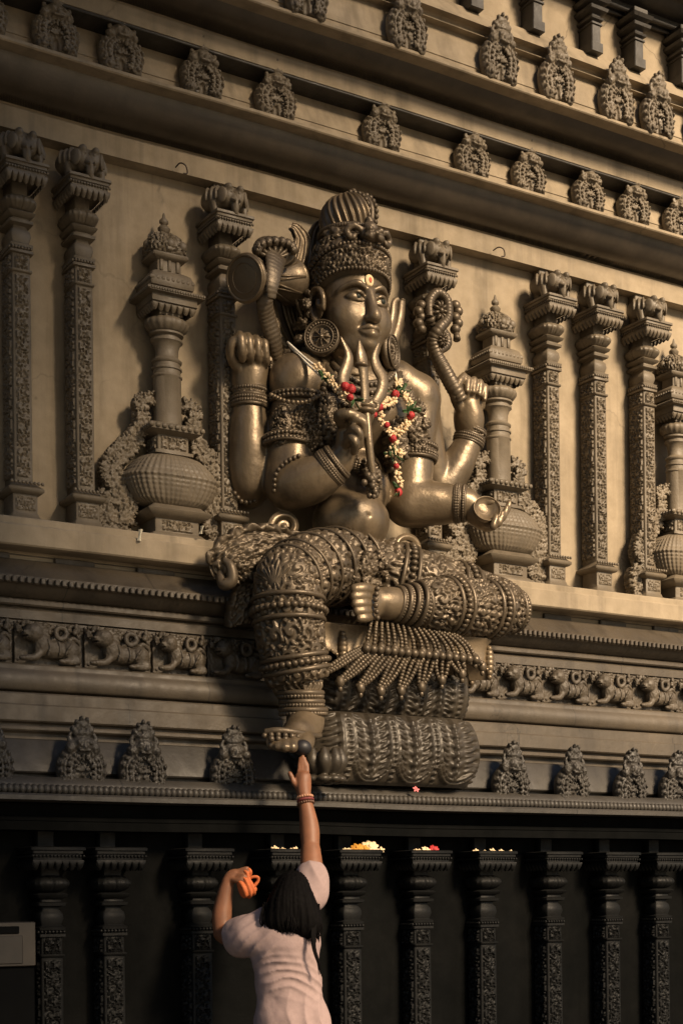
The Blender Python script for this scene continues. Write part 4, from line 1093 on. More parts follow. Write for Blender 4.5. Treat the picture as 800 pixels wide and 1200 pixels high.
# ---- head
eye = P(437, 351, -.53); HC = np.array((eye[0] - .022, -.36, eye[2]))
def Hh(x, y, z): return HC + np.array((x, y, z))
q = SDF(HC + np.array((-.26, -.3, -.36)), HC + np.array((.26, .27, .32)), .0052)
def E(c, r, k=.02, M=None, sub=False): q.ell(Hh(*c), r, k, M, sub)
def Cp(a, b, ra, rb, k=.01, sub=False): q.cap(Hh(*a), Hh(*b), ra, rb, k, sub)
def Ch(pts, r, k=.01, sub=False): q.chain([Hh(*p) for p in pts], r, k, 4, sub)
E((0, .03, .06), (.178, .2, .22)); E((0, -.035, -.1), (.148, .15, .145), .06); E((0, -.11, -.185), (.07, .06, .062), .05)
Ch([(-.12, .03, -.17), (0, -.1, -.235), (.12, .03, -.17)], .045, .05)
for sx in (-1, 1):
    E((sx * .1, -.09, -.08), (.073, .07, .085), .05)
    Ch([(sx * .022, -.176, .045), (sx * .07, -.172, .066), (sx * .122, -.135, .052), (sx * .15, -.09, .024)], [.006, .011, .009, .005], .016)
    E((sx * .073, -.2, -.002), (.052, .032, .026), .022, None, True)
    E((sx * .073, -.143, -.004), (.053, .036, .028), .004)
    Ch([(sx * .024, -.168, -.008), (sx * .055, -.182, .016), (sx * .09, -.172, .018), (sx * .125, -.138, -.001)], [.005, .008, .008, .004], .004)
    Ch([(sx * .026, -.168, -.01), (sx * .06, -.173, -.02), (sx * .1, -.158, -.015), (sx * .122, -.14, -.002)], [.004, .006, .005, .003], .004)
    Ch([(sx * .028, -.184, .05), (sx * .07, -.182, .069), (sx * .118, -.146, .055), (sx * .142, -.11, .032)], .0042, .002)
    E((sx * .027, -.192, -.113), (.019, .024, .017), .012); E((sx * .017, -.212, -.13), (.009, .01, .006), .004, None, True)
    Ch([(sx * .04, -.185, -.115), (sx * .062, -.168, -.15)], .004, .012, True)
Ch([(0, -.168, .045), (0, -.188, -.02), (0, -.208, -.08), (0, -.22, -.11)], [.016, .0145, .018, .022], .026)
Ch([(-.056, -.168, -.168), (-.024, -.194, -.153), (0, -.198, -.158), (.024, -.194, -.153), (.056, -.168, -.168)], [.006, .013, .012, .013, .006], .008)
Ch([(-.046, -.17, -.178), (0, -.196, -.187), (.046, -.17, -.178)], [.007, .0165, .007], .008)
Ch([(-.058, -.178, -.169), (-.02, -.208, -.169), (.02, -.208, -.169), (.058, -.178, -.169)], .0032, .003, True)
E((0, -.155, -.225), (.045, .038, .034), .03)
Cp((0, .02, -.2), (0, .04, -.4), .105, .11, .03)
head = st(q.mesh(), 'head', M_STATUE)
M_PUP = plain('painted_eye', (.018, .022, .016), .5, .1, 20, 0, spec=.2)
for sx in (-1, 1):
    m = MB(); m.balls([Hh(sx * .073 + .004, -.164, -.001)], .0205, 16, 12, scale=(1.05, .9, .95)); st(m, 'pupil', M_PUP, head)
M_MARK = plain('sandal_paste', (.78, .62, .36), .7, .1, 60, .1); M_RED = plain('vermilion', (.55, .12, .06), .7, .1, 60, .1)
m = MB(); m.balls([Hh(.0, -.172, .092)], .027, 16, 10, scale=(.95, .28, 1.15)); fm = st(m, 'forehead_mark', M_MARK, head, 'pale round sandal-paste mark on the forehead')
m = MB(); m.balls([Hh(.002, -.179, .092)], .0125, 12, 8, scale=(.8, .3, 1.2)); st(m, 'forehead_dot', M_RED, head)
# ears, long lobes
for sx in (-1, 1):
    e = SDF(Hh(sx * .19 - .07, -.08, -.2), Hh(sx * .19 + .07, .14, .12), .005)
    f = lambda y, z, x=.0: Hh(sx * (.186 + x), y, z)
    e.chain([f(-.03, -.04), f(-.035, .02, .008), f(-.01, .062, .016), f(.035, .06, .025), f(.055, .02, .03), f(.045, -.04, .025), f(.02, -.1, .015), f(-.005, -.135, .01)], [.011, .014, .015, .016, .016, .015, .016, .02], .006)
    e.ell(f(.01, -.01, .002), (.012, .045, .075), .006); e.chain([f(-.03, -.03, .005), f(-.005, -.02, .015), f(.0, .01, .015)], .011, .006)
    st(e.mesh(), 'ear', M_STATUE, head)
    # round earring
    c = Hh(sx * .205, -.04, -.195); n = np.array((sx * .62, -.78, .02)); n /= np.linalg.norm(n); B = basis(n, (0, 0, 1))
    m = MB(); rr, nt = np.linspace(.02, 1, 24)[:, None], 72; th = np.linspace(0, 2 * np.pi, nt, endpoint=False)[None]
    hgt = .012 + .02 * np.exp(-((rr - .95) / .07) ** 2) + .014 * np.exp(-((rr - .68) / .05) ** 2) + .022 * np.exp(-(rr / .2) ** 2) + .012 * np.cos(8 * th) * ss(.55, .4, rr) * ss(.12, .25, rr)
    G = c + (rr * np.cos(th) * .088)[..., None] * B[:, 0] + (rr * np.sin(th) * .088)[..., None] * B[:, 1] + hgt[..., None] * n
    m.grid(G, cv=True); th1 = np.linspace(0, 2 * np.pi, 30, endpoint=False)
    m.balls(c + np.cos(th1)[:, None] * .072 * B[:, 0] + np.sin(th1)[:, None] * .072 * B[:, 1] + n * .018, .0085)
    back = c - n * .02; m.tube([back, c + n * .012], [.088, .09], 40, 1)
    st(m, 'earring', M_STATUE2)
# hair curls behind the ears
for sx in (-1, 1):
    e = SDF(Hh(sx * .21 - .1, -.02, -.2), Hh(sx * .21 + .1, .2, .12), .0065); r_ = random.Random(5)
    for k in range(30): e.ell(Hh(sx * (.205 + r_.uniform(-.02, .045)), .09 + r_.uniform(-.05, .05), r_.uniform(-.17, .06)), (r_.uniform(.018, .03),) * 3, .005)
    st(e.mesh(disp=lambda V, N: (scroll(V[:, 0], V[:, 2], .03, 1, 1.3) - .5) * .01), 'hair_lock', M_STATUE2, head)
# ---- crown
cz = HC + np.array((0, .03, 0))
def crown_lathe(prof, n, dz, disp, name, parent, mat=None):
    m = MB()
    def lean(Pp):
        Pp = Pp.copy(); Pp[..., 2] += dz(Pp) if dz else 0; Pp = Pp + cz; return Pp
    m.lathe(prof, n, (0, 0), disp=disp, lean=lean, sy=1.06); return st(m, name, mat or M_STATUE2, parent)
tl = lambda Pp: -.14 * ss(-.22, .22, Pp[..., 1]) + .015
pr = catmull([(.17, .1, 0), (.196, .118, 0), (.205, .135, 0), (.202, .2, 0), (.208, .235, 0), (.2, .25, 0), (.17, .26, 0)], 12)[:, :2]
crown = crown_lathe(pr, 260, tl, lambda t, z, r: .016 * scroll(t * .2, z, .055, 2, 1.5) * ss(.13, .145, z) * ss(.235, .22, z), 'crown', statue)
th = np.linspace(0, 2 * np.pi, 70, endpoint=False)
for z_, rr in ((.125, .209), (.25, .212)):
    m = MB(); ring = np.stack([np.cos(th) * rr, np.sin(th) * rr * 1.06, np.full_like(th, z_)], -1); ring[:, 2] += tl(ring); m.balls(ring + cz, .0115)
    st(m, 'bead_string', M_STATUE2, crown)
pr = catmull([(.19, .235, 0), (.2, .255, 0), (.188, .28, 0), (.172, .31, 0), (.154, .34, 0), (.142, .355, 0), (.148, .365, 0), (.143, .378, 0), (.12, .385, 0)], 12)[:, :2]
tl2 = lambda Pp: -.1 * ss(-.22, .22, Pp[..., 1]) * ss(.36, .24, Pp[..., 2])
crown_lathe(pr, 240, tl2, lambda t, z, r: .02 * scroll(t * .18, z, .075, 6, 1.7) * ss(.25, .27, z) * ss(.35, .33, z) + .006 * np.sin(z * 260) * ss(.34, .35, z), 'crown_tier', crown)
pr = [(.155 * math.sin(min(a, math.pi / 2)) if a > .9 else .155 * math.sin(a), 0) for a in (0,)]
zz = np.linspace(0, 1, 34); pr = np.stack([.137 * np.sqrt(np.maximum(0, 1 - np.maximum(0, (zz - .3) / .7) ** 2.4)) * (.9 + .1 * np.sin(np.minimum(zz, .5) * 3.1)) + .002, .375 + zz * .225], -1)
crown_lathe(pr, 220, None, lambda t, z, r: .008 * np.cos((t + (z - .375) * 2.4) * 24) * ss(.02, .1, r), 'crown_dome', crown, M_STATUE)
m = MB(); m.balls(cz + np.stack([np.cos(th) * .142, np.sin(th) * .15, np.full_like(th, .388)], -1), .0145)
path = [Hh(.055, -.095, .4), Hh(.068, -.096, .46), Hh(.066, -.088, .52), Hh(.052, -.052, .575), Hh(.024, .01, .606)]
m.tube(path, .017, 8, 5); m.balls(along([p + np.array((.02, -.012, 0)) for p in path], .028), .014); m.balls(along([p + np.array((-.024, -.012, 0)) for p in path], .028), .012)
m.balls([Hh(.0, .03, .607), Hh(.02, .0, .614)], .016); st(m, 'bead_string', M_STATUE2, crown)
# lion mask and blossoms on the crown front
e = SDF(Hh(-.2, -.32, .18), Hh(.22, .0, .46), .0062)
e.ell(Hh(0, -.19, .31), (.06, .045, .04), .012)
for sx in (-1, 1):
    e.ell(Hh(sx * .032, -.228, .325), (.021, .02, .019), .004); e.ell(Hh(sx * .03, -.225, .29), (.028, .025, .02), .006)
    e.chain([Hh(sx * .055, -.19, .33), Hh(sx * .1, -.18, .345), Hh(sx * .125, -.16, .315), Hh(sx * .105, -.175, .285), Hh(sx * .085, -.185, .3)], [.014, .017, .017, .014, .01], .004)
e.ell(Hh(0, -.235, .305), (.02, .022, .018), .005); e.ell(Hh(0, -.185, .355), (.04, .035, .025), .01); e.ell(Hh(0, -.175, .385), (.026, .026, .03), .006)
r_ = random.Random(3)
for k in range(42):
    a = r_.uniform(-2.2, .25); z_ = r_.uniform(.32, .37) if k % 2 else r_.uniform(.24, .3); rr = .155 if k % 2 else .2
    e.ell(Hh(math.sin(a) * rr, .03 - math.cos(a) * rr * 1.05, z_ - .05 * (1 - math.cos(a)) * (0 if k % 2 else 1)), (r_.uniform(.013, .024),) * 3, .003)
st(e.mesh(disp=lambda V, N: (vnoise(V * 60, 1) - .5) * .008), 'crown_mask', M_STATUE2, crown)
# flame-like halo bands behind the head
def fl(pts, r, name='halo_band', flat=(.5, 1)):
    m = MB(); m.tube([P(*p) for p in pts], r, 14, 10, flat=flat, up=(0, -1, 0)); return m
def haloband(pts, w, name='halo_band'):
    m = MB(); Pt = np.array([P(*p) for p in pts]); C = catmull(Pt, 12); T = np.gradient(C, axis=0); T /= np.linalg.norm(T, axis=1, keepdims=True)
    Sd = np.cross(T, np.array((0, -1.0, 0))); wv = catmull(np.stack([w] * 3, -1), 12)[:, 0]
    for q in (-1, -.33, .33, 1): m.tube(C + Sd * (wv * q)[:, None], np.maximum(wv * .2, .004), 10, 1)
    G = C[:, None] + Sd[:, None] * (wv[:, None] * np.linspace(-1, 1, 9)[None])[..., None]; m.grid(G, flip=True); m.grid(G + np.array((0, .03, 0)))
    return st(m, name, M_STATUE)
haloband([(364, 372, -.25), (356, 345, -.25), (350, 318, -.24), (354, 295, -.23), (355, 280, -.22), (348, 268, -.22), (342, 264, -.22)], np.array([.05, .055, .055, .05, .04, .026, .012]))
haloband([(376, 330, -.2), (369, 305, -.2), (369, 284, -.19), (373, 268, -.19), (381, 258, -.19)], np.array([.04, .045, .042, .03, .012]))
haloband([(352, 400, -.14), (341, 368, -.14), (336, 335, -.13), (336, 305, -.12), (330, 288, -.12), (318, 281, -.13)], np.array([.03, .034, .034, .032, .026, .012]))
m = MB()
for dx in (0, 9): m.join(fl([(446 + dx, 415, -.18), (455 + dx, 392, -.17), (460 + dx, 372, -.16), (462 + dx, 355, -.16), (467 + dx * .6, 350, -.17)], [.02, .026, .024, .02, .012]))
st(m, 'halo_band', M_STATUE)
m = fl([(318, 350, -.13), (326, 385, -.13), (340, 410, -.14), (355, 425, -.15)], [.02, .026, .024, .02]); st(m, 'halo_band', M_STATUE)

# ---- what the hands carry, carved in one piece with them
m = MB()
sh = [P(428, 470, -.62), P(431, 510, -.645), P(434, 540, -.64), P(437, 560, -.63)]
m.tube(sh, [.021, .021, .02, .018], 12, 5)
def prong(pts, rr): m.tube([P(x, y, -.625) for x, y in pts], rr, 14, 8, flat=(.42, 1), up=(0, -1, 0), disp=lambda t, L, r: -.12 * r * np.abs(np.sin(t)) ** 6)
prong([(428, 480), (427.5, 460), (426, 438), (423, 418), (421, 398)], [.028, .027, .03, .036, .003])
prong([(427, 478), (415, 471), (406, 460), (402, 444), (407, 428), (408, 415), (399, 394)], [.026, .03, .034, .036, .034, .025, .003])
prong([(428, 478), (440, 471), (447, 458), (448, 444), (441, 430), (439, 418), (444, 401)], [.026, .03, .034, .036, .034, .025, .003])
for y, r in ((482, .05), (476, .042), (428, .036), (545, .03), (560, .034), (568, .026)):
    c = P(428 + (y - 478) * .1, y, -.62); m.ell(c, (r, r, r * .4), None, 20, 10)
m.tube([P(418, 470, -.63), P(412, 474, -.63), (P(414, 480, -.63)), P(420, 479, -.63)], [.012, .014, .012, .006], 8, 5); m.tube([P(436, 470, -.63), P(442, 474, -.63), P(440, 480, -.63), P(434, 479, -.63)], [.012, .014, .012, .006], 8, 5)
st(m, 'trident', M_STATUE)
m = MB(); r_ = random.Random(9)
for k in range(30): m.balls([P(436 + r_.gauss(0, 4), r_.uniform(556, 582), -.63 - r_.random() * .04)], r_.uniform(.012, .022))
st(m, 'tassel', M_STATUE2)
# hourglass drum
ax = P(341, 330, -.22) - P(287, 326, -.39); Ld = np.linalg.norm(ax); B = basis(ax, (0, 0, 1)); c0 = P(287, 326, -.39)
m = MB(); prof = [(.004, -.004), (.102, -.004), (.114, .0), (.118, .012), (.114, .024), (.106, .028), (.085, Ld * .24), (.052, Ld * .44), (.048, Ld * .5), (.052, Ld * .56), (.085, Ld * .76), (.106, Ld - .028), (.114, Ld - .024), (.118, Ld - .012), (.114, Ld), (.004, Ld)]
m.lathe(prof, 44); th = np.linspace(0, 2 * np.pi, 9)[:-1]
for a in th:
    for z0, z1 in ((.026, Ld * .47), (Ld * .53, Ld - .026)):
        for da in (-.2, .2):
            e0 = .107 if z0 < .1 else .051; e1 = .051 if z0 < .1 else .107
            aa, ab = (a, a + da) if z0 < .1 else (a + da, a)
            m.tube([(math.cos(aa) * (e0 + .003), math.sin(aa) * (e0 + .003), z0), (math.cos(ab) * (e1 + .003), math.sin(ab) * (e1 + .003), z1)], .0055, 6, 2)
ta = np.linspace(0, 2 * np.pi, 40, endpoint=False)
for rr_, z_, t_ in ((.104, -.004, .007), (.07, -.005, .0035)): m.tube(np.stack([np.cos(ta) * rr_, np.sin(ta) * rr_, np.full(40, z_)], -1), t_, 7, 1, closed=True)
m2 = MB().join(m, B, c0); st(m2, 'drum', M_STATUE)
# cobra with spread hood rising past the drum
def ribbed(m, pts, rad, n=28, steps=22, pitch=.022, amp=.0035, flat=None):
    return m.tube([P(*p) for p in pts], rad, n, steps, flat=flat, up=(0, -1, 0) if flat else None, disp=lambda t, L, r: amp * (np.abs(np.sin(L / pitch * math.pi)) - .5) * ss(.01, .03, r))
m = MB(); ribbed(m, [(326, 420, -.25), (321, 398, -.3), (313, 372, -.34), (310, 352, -.39), (314, 336, -.41)], [.034, .044, .05, .045, .03], flat=(.6, 1))
ribbed(m, [(318, 350, -.47), (319, 335, -.48), (321, 318, -.47), (322, 305, -.44), (322, 296, -.41)], [.022, .034, .044, .058, .07], 36, 14, flat=(.36, 1))
m.ell(P(322, 295, -.39), (.112, .045, .07), None, 40, 20, disp=lambda t, p: .06 * np.cos(t * 12)); r_ = random.Random(2)
for k in range(9):
    a = math.pi * k / 8; m.balls([P(322 - math.cos(a) * 21, 293 - math.sin(a) * 10, -.44)], .026, 10, 8)
    m.balls([P(322 - math.cos(a) * 21, 293 - math.sin(a) * 10, -.465)], .011, 7, 5)
for k in range(7): a = math.pi * (k + .5) / 7; m.tube([P(322, 304, -.43), P(322 - math.cos(a) * 18, 299 - math.sin(a) * 10, -.44)], [.008, .011], 6, 3)
st(m, 'cobra', M_STATUE2)
# coiled staff in the far hand
m = MB(); ribbed(m, [(540, 470, -.27), (530, 452, -.27), (519, 432, -.24), (510, 414, -.23), (507, 398, -.24), (514, 385, -.27), (524, 372, -.25), (523, 352, -.22), (512, 343, -.21), (503, 353, -.22), (503, 372, -.24)], [.04, .042, .04, .036, .033, .03, .028, .026, .025, .025, .022])
ribbed(m, [(503, 372, -.24), (508, 386, -.2), (520, 392, -.2), (523, 404, -.22), (513, 412, -.25)], [.026, .03, .03, .026, .02])
st(m, 'serpent_staff', M_STATUE2)
for (x, y, r, Y) in ((513, 366, .05, -.24), (515, 400, .035, -.25)):
    m = MB(); c = P(x, y, Y); n_ = 9
    for k in range(n_):
        a = 2 * math.pi * k / n_; m.ell(c + np.array((math.cos(a) * r * .55, -.02, math.sin(a) * r * .75)), (r * .45, .02, r * .2), rot((0, 1, 0), -a), 12, 8)
    m.balls([c + np.array((0, -.03, 0))], r * .3, 10, 8); m.ell(c, (r, .02, r * 1.15), None, 24, 10); st(m, 'rosette', M_STATUE2)
for sx, x0 in ((-1, 493), (1, 533)):
    m = MB()
    for k in range(5): m.ell(P(x0 + sx * (k % 2) * 3, 358 + k * 7, -.2), (.03, .03, .028), None, 10, 8)
    if sx > 0: m.tube([P(534, 378, -.2), P(534, 388, -.2), P(535, 398, -.22)], [.012, .014, .022], 8, 3)
    st(m, 'tassel', M_STATUE2)
# bowl in the open hand
n = np.array((-.35, -.85, .3)); B = basis(n, (1, 0, 0)); m = MB()
m.lathe(catmull([(.004, -.06, 0), (.04, -.05, 0), (.068, -.02, 0), (.074, .008, 0), (.07, .012, 0), (.06, -.0, 0), (.03, -.018, 0), (.004, -.022, 0)], 5)[:, :2], 36)
st(MB().join(m, B, P(570, 597, -.585)), 'bowl', M_STATUE)

# ------------------------------------------------------------------ the lotus pedestal and seat
PROOT = P(460, 915, -.45)
ped = empty('lotus_pedestal', PROOT, 'dark carved two-tier lotus pedestal with pearl tassels under the seated statue', 'pedestal')
def petals(u, v, Wp, Hp, seed, up=False):
    "U shaped petals with rims and leaf scrolls; v from the bottom"
    x = (np.mod(u / Wp, 1) - .5) * 2; k = np.floor(u / Wp)
    vv = (Hp - v if up else v) / Hp
    edge = 1 - np.sqrt(x ** 2 + np.maximum(0, (.42 - vv) / .42) ** 2)
    h = .25 + 0 * x
    h = np.where(edge > .04, .85, h); h = np.where(edge > .12, .45, h); h = np.where(edge > .17, .95, h)
    ax_ = np.abs(x); ph = 2 * np.pi * ((v if not up else Hp - v) / (Wp * .2) - 1.9 * ax_ ** 1.4)          # fronds curling out from a beaded stem
    inn = ss(.25, .75, .5 + .5 * np.cos(ph)) * (.55 + .45 * np.cos(ax_ * 9)) ; inn = np.maximum(inn, .8 * ss(.62, .9, .5 + .5 * np.cos(ph * 2 + ax_ * 14)) * ss(.3, .45, ax_))
    h = np.where(edge > .25, .08 + .58 * inn, h)
    h = np.where((np.abs(x) < .07) & (edge > .25), .9 + .1 * np.sin(v * 200), h)
    h = np.where((edge < .04) & (np.abs(x) > .9), .6 + .3 * np.sin(v * 220), h)
    return h
def tier(xa, xb, yf, z0, z1, bulge, Wp, seed, up, amp=.034, name='lotus_tier', rc=.1, nv=64):
    # plan path: left side, front, right side with rounded corners
    pts = [(xa, .02)]; n = 10
    for a in np.linspace(math.pi, 1.5 * math.pi, n): pts.append((xa + rc + math.cos(a) * rc, yf + rc + math.sin(a) * rc))
    for a in np.linspace(1.5 * math.pi, 2 * math.pi, n): pts.append((xb - rc + math.cos(a) * rc, yf + rc + math.sin(a) * rc))
    pts.append((xb, .02)); pts = np.array(pts)
    L = np.concatenate([[0], np.cumsum(np.linalg.norm(np.diff(pts, axis=0), axis=1))]); nu = int(L[-1] / .0062)
    t = np.linspace(0, L[-1], nu); C = np.stack([np.interp(t, L, pts[:, 0]), np.interp(t, L, pts[:, 1])], -1)
    T = np.gradient(C, axis=0); T /= np.linalg.norm(T, axis=1, keepdims=True); N = np.stack([T[:, 1], -T[:, 0]], -1)
    Ns = np.copy(N); K = 9
    for c in range(2): Ns[:, c] = np.convolve(np.pad(N[:, c], K // 2, mode='edge'), np.ones(K) / K, 'valid')
    v = np.linspace(0, 1, nv); H = z1 - z0
    off = bulge * (np.sin(np.pi * np.clip(v * .96 + .02, 0, 1)) ** .6)
    Lf = L[n]; h = petals(t[:, None] - L[1] + Wp * .35, v[None] * H, Wp, H, seed, up) * amp * ss(0, .05, v)[None] * ss(1, .95, v)[None]
    o = off[None] + h
    G = np.zeros((nu, nv, 3)); G[..., 0] = C[:, 0, None] + Ns[:, 0, None] * o; G[..., 1] = C[:, 1, None] + Ns[:, 1, None] * o; G[..., 2] = z0 + v[None] * H
    m = MB(); m.grid(G); 
    for z_ in (z0, z1): m.add([(xa, .02, z_), (xa + .02, yf + .02, z_), (xb - .02, yf + .02, z_), (xb, .02, z_)], [(0, 1, 2, 3)])
    return m.build(name, M_PEDESTAL, ped)
zb_ = P(460, 920, -.62)[2]; zm = P(460, 836, -.62)[2]; zt_ = P(460, 772, -.52)[2]
tier(P(380, 880, -.58)[0], P(548, 880, -.55)[0] - .02, -.56, zb_, zm, .085, .255, 3, False)
tier(P(384, 800, -.5)[0], P(545, 800, -.48)[0], -.44, zm + .004, zt_, .07, .23, 5, True, .03)
# seat slab: plain cloth-covered cushion with arched lower edge
xa, xb = P(366, 745, -.56)[0], P(572, 750, -.5)[0]; zs0, zs1 = P(460, 768, -.56)[2], P(460, 735, -.6)[2]
def seat():
    m = MB(); nu = 160; u = np.linspace(0, 1, nu); per = (xb - xa)
    plan = []; rc = .1; yf = -.57
    for a in np.linspace(math.pi, 1.5 * math.pi, 12): plan.append((xa + rc + math.cos(a) * rc, yf + rc + math.sin(a) * rc))
    for a in np.linspace(1.5 * math.pi, 2 * math.pi, 12): plan.append((xb - rc + math.cos(a) * rc, yf + rc + math.sin(a) * rc))
    plan = np.array([(xa, .0)] + plan + [(xb, .0)]); L = np.concatenate([[0], np.cumsum(np.linalg.norm(np.diff(plan, axis=0), axis=1))])
    t = np.linspace(0, L[-1], 240); C = np.stack([np.interp(t, L, plan[:, 0]), np.interp(t, L, plan[:, 1])], -1)
    arch = np.sqrt(np.maximum(0, 1 - (np.mod(t / .23, 1) * 2 - 1) ** 2)); low = zs0 - .1 + .1 * arch
    rows = []
    for v, o in ((0, 0.0), (.1, .006), (.2, .0), (.85, -.0), (.92, .012), (.97, .014), (1, .006)):
        z = low + (zs1 - low) * v; cen = np.array(((xa + xb) / 2, -.2)); d = C - cen; d /= np.linalg.norm(d, axis=1, keepdims=True)
        rows.append(np.stack([C[:, 0] + d[:, 0] * o, C[:, 1] + d[:, 1] * o, z], -1))
    m.grid(np.array(rows)); inner = np.array(rows)[0].copy(); i2 = inner.copy(); i2[:, :2] += (np.array(((xa + xb) / 2, -.2)) - i2[:, :2]) * .16
    m.grid(np.array([i2, inner])); i3 = i2.copy(); i3[:, 2] = zs0 + .0; m.grid(np.array([i3, i2]))
    top = np.array(rows)[-1]; m.add(np.vstack([top, [[(xa + xb) / 2, -.2, zs1]]]), None, [(i, i + 1, len(top)) for i in range(len(top) - 1)])
    for k in range(int(L[-1] / .23) + 1):
        tt = k * .23
        if tt > L[-1]: break
        c = np.array([np.interp(tt, L, plan[:, 0]), np.interp(tt, L, plan[:, 1])])
        for j in range(7): m.balls([(c[0], c[1] - .008, zs0 - .07 + j * .025)], .016 + .012 * math.sin(j * .5), 8, 6)
    m.balls(np.stack([C[:, 0], C[:, 1] - .006, low + .006], -1)[::3], .009, 6, 4)
    return m.build('seat', M_STATUE, ped, sharp=50)
seat()
# pearl tassels falling over the seat edge: a fringe of strings, then gathered bunches with drops
rt = random.Random(5)
def pearl_string(pts, r0, r1, drop):
    m = MB(); A = along(pts, .0165); rr = np.linspace(r0, r1, len(A)); m.balls(A, rr, 8, 6); m.tube(pts, .007, 6, 3)
    if drop: m.ell(A[-1] + np.array((0, -.004, -.006)), (.024, .022, .03), None, 12, 9); m.ell(A[-1] + np.array((0, -.004, -.04)), (.013, .013, .016), None, 8, 6)
    return m.build('pearl_tassel', M_STATUE2, ped)
for k in range(17):
    t = k / 16; j = rt.uniform(-1.5, 1.5)
    pearl_string([P(437 + 84 * t, 723 + 12 * t + 5 * t * t, -.60), P(434 + 103 * t, 731 + 15 * t, -.655), P(431 + 120 * t + j, 744 + 14 * t, -.675), P(429 + 128 * t + j, 757 + 14 * t, -.67)], .010, .0125, k % 2 == 0)
    m = MB(); m.balls([P(429 + 128 * t, 760 + 13 * t, -.685)], .023, 12, 9); m.build('pearl_boss', M_STATUE2, ped)
for k in range(9):
    t = k / 8; x0 = 426 + 122 * t; y0 = 760 + 12 * t; x1 = 374 + 190 * t; y1 = 786 + 22 * math.sin(math.pi * min(1, t * 1.05 + .06)) - (6 if k == 8 else 0)
    for q in range(3):
        f_ = (q - 1); pearl_string([P(x0 + f_ * 4.5, y0, -.66), P(x0 + (x1 - x0) * .3 + f_ * 7, y0 + (y1 - y0) * .3, -.675), P(x0 + (x1 - x0) * .68 + f_ * 5.5, y0 + (y1 - y0) * .72, -.665), P(x1 + f_ * 2.6, y1 + rt.uniform(-1, 1), -.65)], .0125, .0135, q == 1)
# footrest bud under the hanging foot
q = SDF(P(360, 925, -.85) - np.array((.06, .02, .0)), P(400, 868, -.6) + np.array((.08, .1, .0)), .007)
q.ell(P(378, 893, -.7), (.075, .09, .075), .01)
for k in range(9):
    a = 2 * math.pi * k / 9; b_ = P(378, 893, -.7)
    q.chain([b_ + np.array((math.cos(a) * .06, math.sin(a) * .07, -.04)), b_ + np.array((math.cos(a) * .085, math.sin(a) * .095, .0)), b_ + np.array((math.cos(a) * .08, math.sin(a) * .09, .05))], [.03, .032, .016], .006)
    q.ell(b_ + np.array((math.cos(a) * .08, math.sin(a) * .08, -.085)), (.035, .035, .02), .008)
q.mesh().build('lotus_footrest', M_PEDESTAL, ped)
# ------------------------------------------------------------------ the woman reaching up to touch the foot
def PD(px, py, d):
    u = px - PPX; v = PPY - py; c, s_ = math.cos(ROLL), math.sin(ROLL); u, v = u * c + v * s_, -u * s_ + v * c
    return CAM + (_r * u / F + _f + _z * v / F) * d
M_SKIN = plain('brown_skin', (.21, .088, .043), .55, .28, 9, .12, sss=.08)
M_HAIR = plain('black_hair', (.004, .0035, .0035), .7, .3, 80, .2, spec=.04)
M_SHIRT = plain('white_cotton', (.315, .232, .222), .9, .07, 48, .3, spec=.15)
M_TROUS = plain('dark_trousers', (.03, .032, .045), .8, .2, 60, .2)
d0 = 6.88
base_p = PD(342, 1150, d0); person = empty('person', (base_p[0], base_p[1], 0), 'person with long black hair and white t-shirt reaching up to the statue foot', 'person')
RT, FW = _r, _f                        # the body faces along the view
def W(x, y, z): return np.array((base_p[0], base_p[1], 0)) + RT * x + FW * y + np.array((0, 0, z))
Bm = np.stack([RT, FW, np.array((0, 0, 1.0))], 1)
hd = PD(344, 1056, d0 + .02); zsh = PD(330, 1075, d0)[2]
s = SDF(np.array((base_p[0] - .75, base_p[1] - .55, -.02)), np.array((base_p[0] + .6, base_p[1] + .6, 2.22)), .0062)
# head
s.ell(hd, (.078, .098, .108), .02, Bm); s.ell(hd + FW * .04 + np.array((0, 0, -.05)), (.06, .065, .07), .03, Bm)
fx = lambda x, y, z: hd + RT * x + FW * y + np.array((0, 0, z))
s.cap(fx(0, .095, .01), fx(0, .118, -.025), .01, .014, .012); s.cap(fx(-.02, .098, -.06), fx(.02, .098, -.06), .009, .009, .008)
for sx in (-1, 1):
    s.ell(fx(sx * .03, .1, .012), (.016, .01, .01), .004, Bm, True); s.ell(fx(sx * .03, .088, .012), (.012, .012, .01), .004)
    s.ell(fx(sx * .078, .005, -.005), (.012, .02, .03), .008, Bm)
s.cap(hd + np.array((0, 0, -.07)), PD(336, 1092, d0 - .01), .055, .062, .03)
# torso and legs
sl_, sr_ = PD(294, 1094, d0 + .01), PD(364, 1050, d0 + .02)
s.cap(sl_, sr_, .058, .058, .05); s.ell(PD(333, 1102, d0), (.15, .095, .16), .05, Bm); s.ell(PD(338, 1150, d0), (.13, .09, .14), .05, Bm); s.ell(PD(342, 1205, d0), (.165, .115, .14), .05, Bm)
for sx in (-1, 1):
    s.chain([W(sx * .085, .0, .86), W(sx * .09, .02, .47), W(sx * .09, -.02, .09)], [.092, .062, .042], .02)
    s.chain([W(sx * .09, -.03, .05), W(sx * .1, .06, .035), W(sx * .105, .15, .022)], [.036, .034, .022], .015)
